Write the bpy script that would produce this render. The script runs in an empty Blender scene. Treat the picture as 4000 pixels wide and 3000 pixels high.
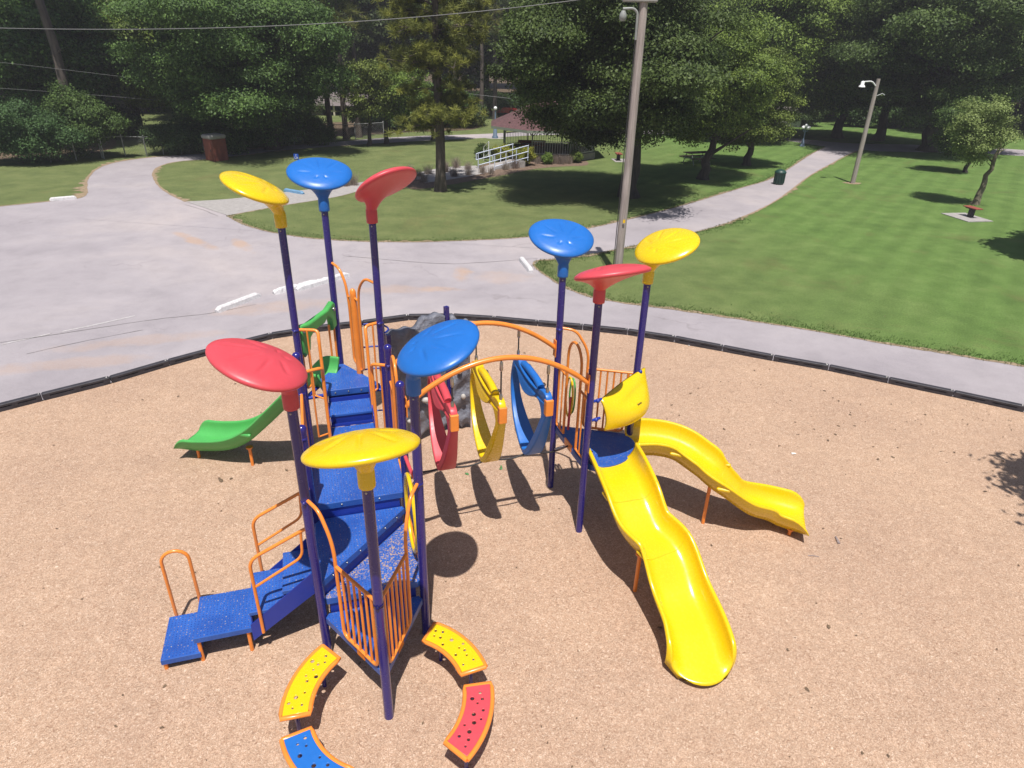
import bpy, math, random
import numpy as np
from mathutils import Vector, Matrix
random.seed(7); RNG = np.random.default_rng(11)
R_ = math.radians
SC = bpy.context.scene
COL = SC.collection

# ------------------------------------------------------------------ camera
F, PITCH, ROLL, CAMZ = 2586.7, R_(27.24), R_(1.406), 6.7993
fw = Vector((0, math.cos(PITCH), -math.sin(PITCH))); rt = Vector((1, 0, 0)); up = rt.cross(fw)
rt2 = rt*math.cos(ROLL)+up*math.sin(ROLL); up2 = -rt*math.sin(ROLL)+up*math.cos(ROLL)
cd = bpy.data.cameras.new("Camera"); cam = bpy.data.objects.new("Camera", cd); COL.objects.link(cam)
M = Matrix((rt2, up2, -fw)).transposed().to_4x4(); M.translation = Vector((0, 0, CAMZ)); cam.matrix_world = M
cd.sensor_width = 36; cd.lens = F/4000*36; cd.clip_start = .05; cd.clip_end = 2000
SC.camera = cam

# ------------------------------------------------------------------ world, sun, exposure
SUN_EL, SUN_AZ = R_(69.5), R_(176)          # azimuth clockwise from +Y
w = bpy.data.worlds.new("World"); SC.world = w; w.use_nodes = True
nt = w.node_tree; bg = nt.nodes['Background']; sky = nt.nodes.new('ShaderNodeTexSky'); sky.sky_type = 'NISHITA'
sky.sun_disc = False; sky.sun_elevation = SUN_EL; sky.sun_rotation = SUN_AZ; sky.air_density = 1.0; sky.dust_density = 1.5
nt.links.new(sky.outputs[0], bg.inputs[0]); bg.inputs[1].default_value = .065
sd = bpy.data.lights.new("Sun", 'SUN'); sun = bpy.data.objects.new("Sun", sd); COL.objects.link(sun)
sd.energy = 4.9; sd.angle = R_(.5); sd.color = (1, .96, .90)
dirv = Vector((math.sin(SUN_AZ)*math.cos(SUN_EL), math.cos(SUN_AZ)*math.cos(SUN_EL), math.sin(SUN_EL)))
sun.rotation_euler = dirv.to_track_quat('Z', 'Y').to_euler(); sun.location = (0, -5, 30)
SC.view_settings.view_transform = 'Standard'; SC.view_settings.look = 'None'; SC.view_settings.gamma = 1
SC.view_settings.exposure = 0.32
SC.render.engine = 'CYCLES'

# ------------------------------------------------------------------ survey helpers (photo measurements -> places on the ground)
def ray(px, py):
    return rt2*((px-2000)/F)+up2*(-(py-1500)/F)+fw
def G(px, py, z=0.0):
    d = ray(px, py); t = (z-CAMZ)/d.z; return (d.x*t, d.y*t)
def D(px, py, z=0.0):                       # same, in 2212-wide units
    return G(px*1.8083, py*1.8083, z)
def H(px, py, Y):                           # point on that sight line at distance Y -> (x, z)
    d = ray(px, py); t = Y/d.y; return (d.x*t, CAMZ+d.z*t)

# ------------------------------------------------------------------ mesh builder
def rot_to(v):
    return Vector(v).normalized().to_track_quat('Z', 'Y').to_matrix()
def rounded(pts, r, n=5):
    pts = [Vector(p) for p in pts]; out = [pts[0]]
    for a, b, c in zip(pts, pts[1:], pts[2:]):
        u = (a-b); v = (c-b); k = min(r, u.length*.48, v.length*.48); p = b+u.normalized()*k; q = b+v.normalized()*k
        for i in range(n+1):
            t = i/n; out.append(p*(1-t)**2+b*2*t*(1-t)+q*t*t)
    out.append(pts[-1]); return out
class MB:
    def __init__(s): s.v = []; s.f = []; s.sm = []
    def add(s, v, f, smooth=False):
        o = len(s.v); s.v += [tuple(p) for p in v]; s.f += [tuple(i+o for i in q) for q in f]; s.sm += [smooth]*len(f); return s
    def box(s, c, size, rz=0, rx=0, bev=0):
        x, y, z = [k/2 for k in size]; m = Matrix.Rotation(rz, 3, 'Z') @ Matrix.Rotation(rx, 3, 'X')
        if bev:
            b = bev; vs = []; 
            prof = [(-x+b, -y), (x-b, -y), (x, -y+b), (x, y-b), (x-b, y), (-x+b, y), (-x, y-b), (-x, -y+b)]
            ins = [(px*(1-b/x), py*(1-b/y)) for px, py in prof]
            lays = [(-z, ins), (-z+b, prof), (z-b, prof), (z, ins)]
            for zz, pr in lays: vs += [Vector(c)+m @ Vector((a, d, zz)) for a, d in pr]
            fs = [tuple(range(7, -1, -1)), tuple(range(24, 32))]
            for l in range(3):
                for i in range(8):
                    j = (i+1) % 8; fs.append((l*8+i, l*8+j, l*8+8+j, l*8+8+i))
            return s.add(vs, fs)
        vs = [Vector(c)+m @ Vector((a*x, b*y, d*z)) for d in (-1, 1) for a, b in ((-1, -1), (1, -1), (1, 1), (-1, 1))]
        return s.add(vs, [(3, 2, 1, 0), (4, 5, 6, 7), (0, 1, 5, 4), (1, 2, 6, 5), (2, 3, 7, 6), (3, 0, 4, 7)])
    def tube(s, pts, r, n=10, cap=True, r2=None):
        pts = [Vector(p) for p in pts]; N = len(pts); rs = r if isinstance(r, (list, tuple)) else [r+((r2 if r2 is not None else r)-r)*i/max(1, N-1) for i in range(N)]
        t0 = (pts[1]-pts[0]).normalized(); a = t0.orthogonal().normalized(); vs = []
        for i, p in enumerate(pts):
            t = (pts[min(i+1, N-1)]-pts[max(i-1, 0)]).normalized(); a = (a-t*a.dot(t)).normalized(); b = t.cross(a)
            vs += [p+(a*math.cos(2*math.pi*k/n)+b*math.sin(2*math.pi*k/n))*rs[i] for k in range(n)]
        fs = [(i*n+k, i*n+(k+1) % n, (i+1)*n+(k+1) % n, (i+1)*n+k) for i in range(N-1) for k in range(n)]
        s.add(vs, fs, True)
        if cap: s.add(vs[:n], [tuple(range(n-1, -1, -1))]); s.add(vs[-n:], [tuple(range(n))])
        return s
    def lathe(s, c, prof, n=20, axis=(0, 0, 1), smooth=True):
        m = rot_to(axis); c = Vector(c); vs = []
        for r, z in prof: vs += [c+m @ Vector((r*math.cos(2*math.pi*k/n), r*math.sin(2*math.pi*k/n), z)) for k in range(n)]
        fs = [(i*n+k, i*n+(k+1) % n, (i+1)*n+(k+1) % n, (i+1)*n+k) for i in range(len(prof)-1) for k in range(n)]
        s.add(vs, fs, smooth); s.add(vs[:n], [tuple(range(n-1, -1, -1))]); s.add(vs[-n:], [tuple(range(n))]); return s
    def prism(s, poly, z0, z1, bev=0):
        n = len(poly)
        A = sum(poly[i][0]*poly[(i+1) % n][1]-poly[(i+1) % n][0]*poly[i][1] for i in range(n))
        if A < 0: poly = poly[::-1]
        if bev:
            cx = sum(p[0] for p in poly)/n; cy = sum(p[1] for p in poly)/n
            ins = [(p[0]+(cx-p[0])/math.hypot(cx-p[0], cy-p[1])*bev, p[1]+(cy-p[1])/math.hypot(cx-p[0], cy-p[1])*bev) for p in poly]
            vs = [(x, y, z0) for x, y in poly]+[(x, y, z1-bev) for x, y in poly]+[(x, y, z1) for x, y in ins]; L = 2
        else: vs = [(x, y, z0) for x, y in poly]+[(x, y, z1) for x, y in poly]; L = 1
        fs = [tuple(range(n-1, -1, -1)), tuple(range(L*n, L*n+n))]
        for l in range(L): fs += [(l*n+i, l*n+(i+1) % n, l*n+n+(i+1) % n, l*n+n+i) for i in range(n)]
        return s.add(vs, fs)
    def ball(s, c, r, n=12, sc=(1, 1, 1)):
        vs = []; m = n//2
        for i in range(m+1):
            a = math.pi*i/m
            vs += [(c[0]+r*sc[0]*math.sin(a)*math.cos(2*math.pi*k/n), c[1]+r*sc[1]*math.sin(a)*math.sin(2*math.pi*k/n), c[2]+r*sc[2]*math.cos(a)) for k in range(n)]
        return s.add(vs, [(i*n+k, (i+1)*n+k, (i+1)*n+(k+1) % n, i*n+(k+1) % n) for i in range(m) for k in range(n)], True)
    def build(s, name, mat, parent=None, loc=None):
        me = bpy.data.meshes.new(name); me.from_pydata(s.v, [], s.f); me.materials.append(mat)
        me.polygons.foreach_set('use_smooth', s.sm); me.validate(); me.update()
        o = bpy.data.objects.new(name, me); COL.objects.link(o)
        if parent: o.parent = parent
        if loc: o.location = loc
        return o
def npmesh(name, V, Fq, mat, parent=None, rnd=None, nrm=None, smooth=False):
    me = bpy.data.meshes.new(name); V = np.asarray(V, np.float32); Fq = np.asarray(Fq, np.int32); k = Fq.shape[1]
    me.vertices.add(len(V)); me.vertices.foreach_set('co', V.ravel()); me.loops.add(Fq.size); me.loops.foreach_set('vertex_index', Fq.ravel())
    me.polygons.add(len(Fq)); me.polygons.foreach_set('loop_start', np.arange(len(Fq), dtype=np.int32)*k)
    if smooth: me.polygons.foreach_set('use_smooth', np.ones(len(Fq), bool))
    me.update(calc_edges=True)
    if rnd is not None:
        a = me.attributes.new('rnd', 'FLOAT', 'FACE'); a.data.foreach_set('value', np.asarray(rnd, np.float32))
    me.materials.append(mat); o = bpy.data.objects.new(name, me); COL.objects.link(o)
    if parent: o.parent = parent
    return o
def tag(o, label=None, cat=None, group=None, kind=None):
    if label: o['label'] = label
    if cat: o['category'] = cat
    if group: o['group'] = group
    if kind: o['kind'] = kind
    return o
def empty(name, loc, rz=0):
    o = bpy.data.objects.new(name, None); COL.objects.link(o); o.location = loc; o.rotation_euler = (0, 0, rz); o.empty_display_size = .2; return o
def copy_tree(o, parent=None):
    c = o.copy(); COL.objects.link(c); c.parent = parent
    for ch in list(o.children): copy_tree(ch, c)
    return c

# ------------------------------------------------------------------ materials
def mk(name):
    m = bpy.data.materials.new(name); m.use_nodes = True; n = m.node_tree; return m, n, n.nodes['Principled BSDF']
def nd(n, t, **k):
    x = n.nodes.new(t)
    for a, b in k.items():
        if a.startswith('i_'): x.inputs[a[2:].replace('_', ' ')].default_value = b
        else: setattr(x, a, b)
    return x
def coords(n, kind='Object', scale=None):
    tc = nd(n, 'ShaderNodeTexCoord'); o = tc.outputs[kind]
    if kind == 'World':
        pass
    if scale:
        mp = nd(n, 'ShaderNodeMapping'); mp.inputs['Scale'].default_value = scale; n.links.new(o, mp.inputs[0]); o = mp.outputs[0]
    return o
def pos(n): return nd(n, 'ShaderNodeNewGeometry').outputs['Position']
def noise(n, vec, scale, detail=4, rough=.55, dist=0):
    t = nd(n, 'ShaderNodeTexNoise'); t.inputs['Scale'].default_value = scale; t.inputs['Detail'].default_value = detail
    t.inputs['Roughness'].default_value = rough; t.inputs['Distortion'].default_value = dist; n.links.new(vec, t.inputs['Vector']); return t.outputs['Fac']
def ramp(n, fac, stops, interp='LINEAR'):
    r = nd(n, 'ShaderNodeValToRGB'); r.color_ramp.interpolation = interp; e = r.color_ramp.elements
    while len(e) < len(stops): e.new(.5)
    for i, (p, c) in enumerate(stops):
        e[i].position = p; e[i].color = (c[0], c[1], c[2], 1) if hasattr(c, '__len__') else (c, c, c, 1)
    n.links.new(fac, r.inputs[0]); return r.outputs[0]
def mix(n, fac, a, b, mode='MIX'):
    x = nd(n, 'ShaderNodeMix', data_type='RGBA', blend_type=mode)
    for sock, v in ((x.inputs[0], fac), (x.inputs[6], a), (x.inputs[7], b)):
        if hasattr(v, 'default_value') or hasattr(v, 'is_linked'): n.links.new(v, sock)
        elif hasattr(v, '__len__'): sock.default_value = (v[0], v[1], v[2], 1)
        else: sock.default_value = v
    return x.outputs[2]
def math_(n, op, a, b=None, clamp=False):
    x = nd(n, 'ShaderNodeMath', operation=op); x.use_clamp = clamp
    for s, v in zip(x.inputs, (a, b)):
        if v is None: continue
        if hasattr(v, 'is_linked'): n.links.new(v, s)
        else: s.default_value = v
    return x.outputs[0]
def bump(n, p, h, strength=.3, dist=.01):
    b = nd(n, 'ShaderNodeBump'); b.inputs['Strength'].default_value = strength; b.inputs['Distance'].default_value = dist
    n.links.new(h, b.inputs['Height']); n.links.new(b.outputs[0], p.inputs['Normal']); return b
def col(c, k): return tuple(min(1, x*k) for x in c)
def plastic(name, c, rough=.38, var=.12, scale=3, spec=.5, coat=0, bs=.06, bscale=60):
    m, n, p = mk(name); P_ = pos(n); f = noise(n, P_, scale, 5, .6); f2 = noise(n, P_, scale*9, 3)
    a = ramp(n, f, [(.3, col(c, 1-var)), (.7, col(c, 1+var*.6))]); sp = ramp(n, f2, [(.3, .86), (.6, 1.0)])
    n.links.new(mix(n, .25, a, sp, 'MULTIPLY'), p.inputs['Base Color'])
    n.links.new(math_(n, 'ADD', math_(n, 'MULTIPLY', f2, .25), rough-.12), p.inputs['Roughness'])
    p.inputs['Specular IOR Level'].default_value = spec
    if coat: p.inputs['Coat Weight'].default_value = coat; p.inputs['Coat Roughness'].default_value = .15
    bump(n, p, noise(n, P_, bscale, 2), bs, .004); return m
MT = {}
MT['yellow'] = plastic('yellow_plastic', (.74, .50, .004), .25, .03, 3, .7, 0, .015)
MT['yellow_dim'] = plastic('yellow_mid', (.80, .48, .006), .4, .07)
MT['red'] = plastic('red_plastic', (.60, .065, .085), .42, .08)
MT['blue'] = plastic('blue_plastic', (.014, .135, .48), .38, .08)
MT['green'] = plastic('green_plastic', (.075, .38, .09), .42, .09)
MT['post'] = plastic('navy_post_paint', (.020, .016, .17), .24, .03, 2, .5, .35, .0)
MT['orange'] = plastic('orange_paint', (.82, .25, .035), .32, .12, 4, .5, .25)
MT['arm_blue'] = plastic('royal_blue_paint', (.012, .035, .30), .35, .12)
MT['cable'] = plastic('black_cable', (.03, .028, .03), .6)
MT['steel'] = plastic('steel_fitting', (.42, .40, .38), .3, .1); MT['steel'].node_tree.nodes['Principled BSDF'].inputs['Metallic'].default_value = .9
MT['timber'] = plastic('black_border_plastic', (.040, .037, .046), .6, .35, 5, .4, 0, .3, 40)
MT['white'] = plastic('white_paint', (.72, .72, .72), .5, .1)
MT['cream'] = plastic('cream_wall', (.5, .46, .36), .8, .1)
MT['fascia'] = plastic('grey_green_paint', (.22, .25, .2), .6, .1)
MT['globe'] = plastic('opal_globe', (.85, .85, .85), .3, .02)
MT['bluegrey'] = plastic('blue_grey_iron', (.12, .17, .24), .5, .1)
MT['can'] = plastic('dark_green_bin', (.012, .05, .04), .45, .2)
MT['benchred'] = plastic('red_brown_boards', (.28, .07, .05), .7, .25, 6)
MT['galv'] = plastic('galvanised_steel', (.30, .31, .30), .45, .15)
MT['brickbox'] = plastic('brick_red_panels', (.20, .055, .035), .75, .2, 5)
MT['grey'] = plastic('grey_cap', (.30, .29, .28), .7, .15)
MT['carred'] = plastic('car_paint_red', (.55, .02, .03), .25, .03, 1, .5, .6)
MT['carsilver'] = plastic('car_paint_silver', (.35, .38, .45), .25, .03, 1, .5, .6)
MT['cardark'] = plastic('car_paint_dark', (.02, .02, .025), .25, .03, 1, .5, .6)
MT['glass'] = plastic('dark_glass', (.02, .025, .03), .08, .02)
MT['rubber'] = plastic('tyre_rubber', (.02, .02, .02), .8)
MT['hold'] = plastic('pale_hold', (.5, .47, .44), .6, .15)
MT['paper'] = plastic('paper_scrap', (.8, .78, .75), .8)
MT['signblue'] = plastic('sign_blue', (.01, .08, .45), .4)
MT['kerbblue'] = plastic('worn_blue_paint', (.14, .28, .44), .7, .3, 14)
def deck_mat():
    m, n, p = mk('blue_perforated_deck'); P_ = pos(n)
    mp = nd(n, 'ShaderNodeMapping'); mp.inputs['Rotation'].default_value = (0, 0, R_(-17.3)); mp.inputs['Scale'].default_value = (26, 26, 0); n.links.new(P_, mp.inputs[0])
    vo = nd(n, 'ShaderNodeTexVoronoi'); vo.inputs['Randomness'].default_value = 0.0; vo.inputs['Scale'].default_value = 1; n.links.new(mp.outputs[0], vo.inputs[0])
    hole = ramp(n, vo.outputs['Distance'], [(.20, 1), (.27, 0)])
    geo = nd(n, 'ShaderNodeNewGeometry'); sx = nd(n, 'ShaderNodeSeparateXYZ'); n.links.new(geo.outputs['Normal'], sx.inputs[0]); upm = math_(n, 'GREATER_THAN', sx.outputs[2], .8)
    hole = math_(n, 'MULTIPLY', hole, upm)
    base = ramp(n, noise(n, P_, 2.2, 5, .6), [(.3, (.016, .070, .31)), (.7, (.030, .12, .45))])
    chip = ramp(n, noise(n, P_, 55, 2, .7), [(.56, (.010, .05, .27)), (.64, (.40, .33, .28))])
    dark = mix(n, hole, base, chip)
    sp = ramp(n, noise(n, P_, 42, 3, .7), [(.66, 0), (.70, 1)]); sp = math_(n, 'MULTIPLY', sp, upm)
    patch = ramp(n, noise(n, P_, 1.3, 3), [(.46, 0), (.62, 1)]); sp = math_(n, 'MULTIPLY', sp, patch)
    n.links.new(mix(n, sp, dark, (.40, .28, .19)), p.inputs['Base Color']); p.inputs['Roughness'].default_value = .42
    bump(n, p, math_(n, 'SUBTRACT', 1.0, hole), .18, .004); return m
MT['deck'] = deck_mat()
def littered():
    m = MT['deck'].copy(); m.name = 'blue_deck_with_chips'; n = m.node_tree
    for x in n.nodes:                       # more wood chips lie on the lowest decks
        if x.type == 'VALTORGB' and abs(x.color_ramp.elements[0].position-.66) < .001: x.color_ramp.elements[0].position = .53; x.color_ramp.elements[1].position = .57
        if x.type == 'VALTORGB' and abs(x.color_ramp.elements[0].position-.46) < .001: x.color_ramp.elements[0].position = .38; x.color_ramp.elements[1].position = .5
    return m
MT['deck_chips'] = littered()
def rock():
    m, n, p = mk('grey_rock_panel'); P_ = pos(n); f = noise(n, P_, 5, 6, .6)
    n.links.new(ramp(n, f, [(.3, (.10, .105, .135)), (.5, (.16, .165, .20)), (.75, (.23, .24, .28))]), p.inputs['Base Color']); p.inputs['Roughness'].default_value = .55
    bump(n, p, noise(n, P_, 11, 5), .8, .05); return m
MT['rock'] = rock()
def wood(name, c1, c2, stretch=14):
    m, n, p = mk(name); v = coords(n, 'Object', (stretch, stretch, .7)); f = noise(n, v, 1.5, 6, .65)
    f2 = noise(n, pos(n), .9, 3)
    n.links.new(mix(n, .5, ramp(n, f, [(.3, c1), (.7, c2)]), ramp(n, f2, [(.3, .75), (.7, 1.1)]), 'MULTIPLY'), p.inputs['Base Color']); p.inputs['Roughness'].default_value = .85
    bump(n, p, f, .6, .01); return m
MT['pole'] = wood('weathered_pole', (.22, .18, .165), (.46, .40, .37), 20)
MT['bark'] = wood('dark_bark', (.018, .014, .012), (.085, .068, .055), 5)
MT['pinebark'] = wood('pine_bark', (.04, .032, .028), (.14, .11, .09), 4)
MT['palebark'] = wood('pale_bark', (.09, .075, .05), (.22, .19, .13), 6)
def grass_mat():
    m, n, p = mk('mown_grass'); P_ = pos(n)
    big = noise(n, P_, .07, 4, .6); mid = noise(n, P_, .8, 5, .65); fine = noise(n, P_, 22, 4, .7); fine2 = noise(n, P_, 70, 2, .7)
    c = ramp(n, mid, [(.25, (.092, .118, .044)), (.5, (.132, .162, .060)), (.75, (.180, .200, .080))])
    sx = nd(n, 'ShaderNodeSeparateXYZ'); n.links.new(P_, sx.inputs[0])
    right = ramp(n, math_(n, 'ADD', math_(n, 'MULTIPLY', sx.outputs[0], .04), math_(n, 'MULTIPLY', big, .5)), [(.35, 0), (.75, 1)])
    c = mix(n, right, c, ramp(n, mid, [(.25, (.080, .138, .036)), (.5, (.112, .186, .048)), (.8, (.155, .232, .070))]))
    # mowing passes
    mp = nd(n, 'ShaderNodeMapping'); mp.inputs['Rotation'].default_value = (0, 0, R_(36)); n.links.new(P_, mp.inputs[0])
    wv = nd(n, 'ShaderNodeTexWave', wave_type='BANDS', bands_direction='X'); wv.inputs['Scale'].default_value = .30; wv.inputs['Distortion'].default_value = .8; wv.inputs['Detail'].default_value = 0; wv.inputs['Detail Scale'].default_value = .1
    n.links.new(mp.outputs[0], wv.inputs[0]); c = mix(n, math_(n, 'ADD', math_(n, 'MULTIPLY', right, .75), .15), c, ramp(n, wv.outputs['Fac'], [(.2, .94), (.8, 1.06)]), 'MULTIPLY')
    c = mix(n, 1, c, ramp(n, fine, [(.3, .62), (.52, 1.0), (.72, 1.3)]), 'MULTIPLY'); c = mix(n, .7, c, ramp(n, fine2, [(.3, .6), (.7, 1.35)]), 'MULTIPLY')
    dry = ramp(n, noise(n, P_, .35, 6, .7, .6), [(.55, 0), (.76, 1)]); c = mix(n, math_(n, 'MULTIPLY', dry, .55), c, (.15, .125, .055))
    n.links.new(c, p.inputs['Base Color']); p.inputs['Roughness'].default_value = .9; p.inputs['Specular IOR Level'].default_value = .15
    bump(n, p, mix(n, .5, fine, fine2), .9, .03); return m
MT['grass'] = grass_mat()
def chips_mat():
    m, n, p = mk('wood_chip_surface'); P_ = pos(n)
    nz = nd(n, 'ShaderNodeTexNoise'); nz.inputs['Scale'].default_value = 9; n.links.new(P_, nz.inputs['Vector'])
    vv = nd(n, 'ShaderNodeVectorMath', operation='MULTIPLY_ADD'); n.links.new(nz.outputs['Color'], vv.inputs[0]); vv.inputs[1].default_value = (.09, .09, 0); n.links.new(P_, vv.inputs[2])
    vo = nd(n, 'ShaderNodeTexVoronoi'); vo.inputs['Scale'].default_value = 95; n.links.new(vv.outputs[0], vo.inputs[0])
    vo2 = nd(n, 'ShaderNodeTexVoronoi'); vo2.inputs['Scale'].default_value = 46; n.links.new(vv.outputs[0], vo2.inputs[0])
    hue = nd(n, 'ShaderNodeSeparateColor'); n.links.new(vo.outputs['Color'], hue.inputs[0])
    hue2 = nd(n, 'ShaderNodeSeparateColor'); n.links.new(vo2.outputs['Color'], hue2.inputs[0])
    v = math_(n, 'ADD', math_(n, 'MULTIPLY', hue.outputs[0], .7), math_(n, 'MULTIPLY', hue2.outputs[0], .3))
    c = ramp(n, v, [(.04, (.33, .205, .140)), (.30, (.49, .335, .240)), (.68, (.56, .395, .290)), (.96, (.72, .56, .445))])
    edge = ramp(n, vo.outputs['Distance'], [(.3, 1.0), (.75, .62)]); c = mix(n, .75, c, edge, 'MULTIPLY')
    c = mix(n, .8, c, ramp(n, noise(n, P_, .45, 5, .6), [(.3, (.90, .86, .84)), (.7, (1.08, 1.05, 1.0))]), 'MULTIPLY')
    c = mix(n, .7, c, ramp(n, noise(n, P_, 6, 4, .7), [(.3, .88), (.7, 1.08)]), 'MULTIPLY')
    n.links.new(c, p.inputs['Base Color']); p.inputs['Roughness'].default_value = .9; p.inputs['Specular IOR Level'].default_value = .2
    bump(n, p, math_(n, 'ADD', math_(n, 'MULTIPLY', v, .5), noise(n, P_, 2.2, 4)), .7, .03); return m
MT['chips'] = chips_mat()
def asphalt_mat():
    m, n, p = mk('pale_asphalt'); P_ = pos(n)
    big = noise(n, P_, .12, 6, .62, .4); mid = noise(n, P_, 1.1, 6, .7); fine = noise(n, P_, 60, 3, .8)
    c = ramp(n, big, [(.32, (.270, .245, .265)), (.5, (.330, .300, .318)), (.68, (.395, .350, .350))])
    c = mix(n, .8, c, ramp(n, mid, [(.28, .86), (.5, 1.0), (.72, 1.10)]), 'MULTIPLY'); c = mix(n, .8, c, ramp(n, fine, [(.3, .78), (.5, 1.0), (.72, 1.2)]), 'MULTIPLY')
    sx = nd(n, 'ShaderNodeSeparateXYZ'); n.links.new(P_, sx.inputs[0]); nz = noise(n, P_, .9, 6, .7); tot = None
    spots = [(950, 960, 1.1, .28, -.9, 1), (760, 940, 1.6, .3, -.75, 1), (1810, 1070, .35, .9, .2, 1), (1690, 1130, .9, .3, 0, .9), (1500, 1130, 2.0, .45, .1, .55), (1950, 1085, 1.2, .6, .1, .45), (1080, 1200, 1.8, .5, .3, .5), (560, 1330, 2.5, .35, .35, .45), (240, 1425, 2.2, .35, .3, .5)]
    for px, py, rx, ry, a, st in spots:
        x0, y0 = G(px, py); dx = math_(n, 'SUBTRACT', sx.outputs[0], x0); dy = math_(n, 'SUBTRACT', sx.outputs[1], y0); ca, sa = math.cos(a), math.sin(a)
        u = math_(n, 'ADD', math_(n, 'MULTIPLY', dx, ca/rx), math_(n, 'MULTIPLY', dy, sa/rx)); v = math_(n, 'ADD', math_(n, 'MULTIPLY', dx, -sa/ry), math_(n, 'MULTIPLY', dy, ca/ry))
        d = math_(n, 'ADD', math_(n, 'MULTIPLY', u, u), math_(n, 'MULTIPLY', v, v)); d = math_(n, 'ADD', d, math_(n, 'MULTIPLY', math_(n, 'SUBTRACT', nz, .5), 4.5))
        k = math_(n, 'MULTIPLY', math_(n, 'SUBTRACT', 1.1, d, True), st, True); tot = k if tot is None else math_(n, 'MAXIMUM', tot, k)
    sand = mix(n, ramp(n, noise(n, P_, 30, 3, .8), [(.4, 0), (.6, 1)]), (.40, .24, .15), (.44, .33, .26))
    c = mix(n, math_(n, 'MULTIPLY', tot, .65), c, sand)
    # hairline cracks
    ck = nd(n, 'ShaderNodeTexVoronoi', feature='DISTANCE_TO_EDGE'); ck.inputs['Scale'].default_value = .2
    nz2 = nd(n, 'ShaderNodeTexNoise'); nz2.inputs['Scale'].default_value = 1.2; nz2.inputs['Detail'].default_value = 6; n.links.new(P_, nz2.inputs['Vector'])
    vv = nd(n, 'ShaderNodeVectorMath', operation='MULTIPLY_ADD'); n.links.new(nz2.outputs['Color'], vv.inputs[0]); vv.inputs[1].default_value = (1.4, 1.4, 0); n.links.new(P_, vv.inputs[2]); n.links.new(vv.outputs[0], ck.inputs[0])
    cr = math_(n, 'MULTIPLY', ramp(n, ck.outputs['Distance'], [(.0, .8), (.005, 0)]), ramp(n, noise(n, P_, .25, 2), [(.5, 0), (.58, .45)])); c = mix(n, cr, c, (.13, .11, .11))
    n.links.new(c, p.inputs['Base Color']); p.inputs['Roughness'].default_value = .88; p.inputs['Specular IOR Level'].default_value = .25
    bump(n, p, fine, .35, .008); return m
MT['asphalt'] = asphalt_mat()
def speck(name, stops, scale=12, rough=.9, b=.5):
    m, n, p = mk(name); P_ = pos(n); f = noise(n, P_, scale, 6, .75); n.links.new(ramp(n, f, stops), p.inputs['Base Color']); p.inputs['Roughness'].default_value = rough
    bump(n, p, f, b, .02); return m
MT['dirt'] = speck('bare_dirt_edge', [(.3, (.13, .10, .05)), (.5, (.26, .19, .12)), (.7, (.38, .29, .20))], 7)
MT['mulch'] = speck('bark_mulch', [(.3, (.07, .045, .03)), (.5, (.15, .10, .07)), (.7, (.26, .19, .14))], 9)
MT['litter_floor'] = speck('woodland_litter', [(.3, (.05, .04, .022)), (.5, (.11, .075, .045)), (.7, (.17, .12, .08))], 3)
MT['concrete'] = speck('worn_concrete', [(.3, (.25, .23, .225)), (.5, (.32, .30, .29)), (.7, (.38, .355, .345))], 5, .85, .25)
MT['stop'] = speck('chipped_white_concrete', [(.30, (.34, .32, .32)), (.40, (.52, .50, .51)), (.62, (.64, .63, .64))], 14, .85, .3)
MT['seam'] = speck('dark_seam', [(.3, (.10, .09, .09)), (.7, (.2, .18, .17))], 20)
MT['paleline'] = speck('faded_white_line', [(.42, (.34, .31, .31)), (.6, (.50, .48, .49))], 14)
MT['shingle'] = speck('maroon_shingle', [(.3, (.055, .028, .03)), (.5, (.10, .048, .05)), (.7, (.15, .075, .075))], 6, .9, .3)
MT['shingle2'] = speck('brown_shingle', [(.3, (.12, .10, .10)), (.7, (.2, .17, .17))], 6)
MT['greenleaf'] = speck('fresh_green_leaf', [(.3, (.05, .16, .05)), (.7, (.10, .26, .09))], 30)
MT['deadleaf'] = speck('dead_leaf', [(.3, (.09, .06, .04)), (.7, (.22, .15, .09))], 9)
MT['stick'] = speck('grey_stick', [(.3, (.18, .14, .13)), (.7, (.36, .30, .30))], 20)
def leafmat(name, dark, light, trans=.18, rough=.6):
    m, n, p = mk(name); at = nd(n, 'ShaderNodeAttribute', attribute_name='rnd'); oi = nd(n, 'ShaderNodeObjectInfo')
    c = ramp(n, at.outputs['Fac'], [(0, dark), (1, light)])
    hs = nd(n, 'ShaderNodeHueSaturation'); n.links.new(c, hs.inputs['Color']); n.links.new(math_(n, 'ADD', .485, math_(n, 'MULTIPLY', oi.outputs['Random'], .03)), hs.inputs['Hue']); n.links.new(math_(n, 'ADD', .8, math_(n, 'MULTIPLY', oi.outputs['Random'], .4)), hs.inputs['Value'])
    n.links.new(hs.outputs[0], p.inputs['Base Color']); p.inputs['Roughness'].default_value = rough; p.inputs['Specular IOR Level'].default_value = .3
    tr = nd(n, 'ShaderNodeBsdfTranslucent'); n.links.new(hs.outputs[0], tr.inputs[0]); ms = nd(n, 'ShaderNodeMixShader'); ms.inputs[0].default_value = trans
    n.links.new(p.outputs[0], ms.inputs[1]); n.links.new(tr.outputs[0], ms.inputs[2]); n.links.new(ms.outputs[0], n.nodes['Material Output'].inputs[0]); return m
MT['leaf'] = leafmat('broadleaf', (.026, .056, .010), (.220, .300, .050))
MT['leaf_dark'] = leafmat('dark_broadleaf', (.016, .040, .010), (.120, .190, .040))
MT['leaf_far'] = leafmat('far_broadleaf', (.018, .040, .012), (.105, .160, .040))
MT['needle'] = leafmat('pine_needles', (.040, .062, .018), (.34, .36, .07), .15)
MT['leaf_young'] = leafmat('pale_young_leaf', (.13, .20, .05), (.32, .42, .14))
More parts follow.
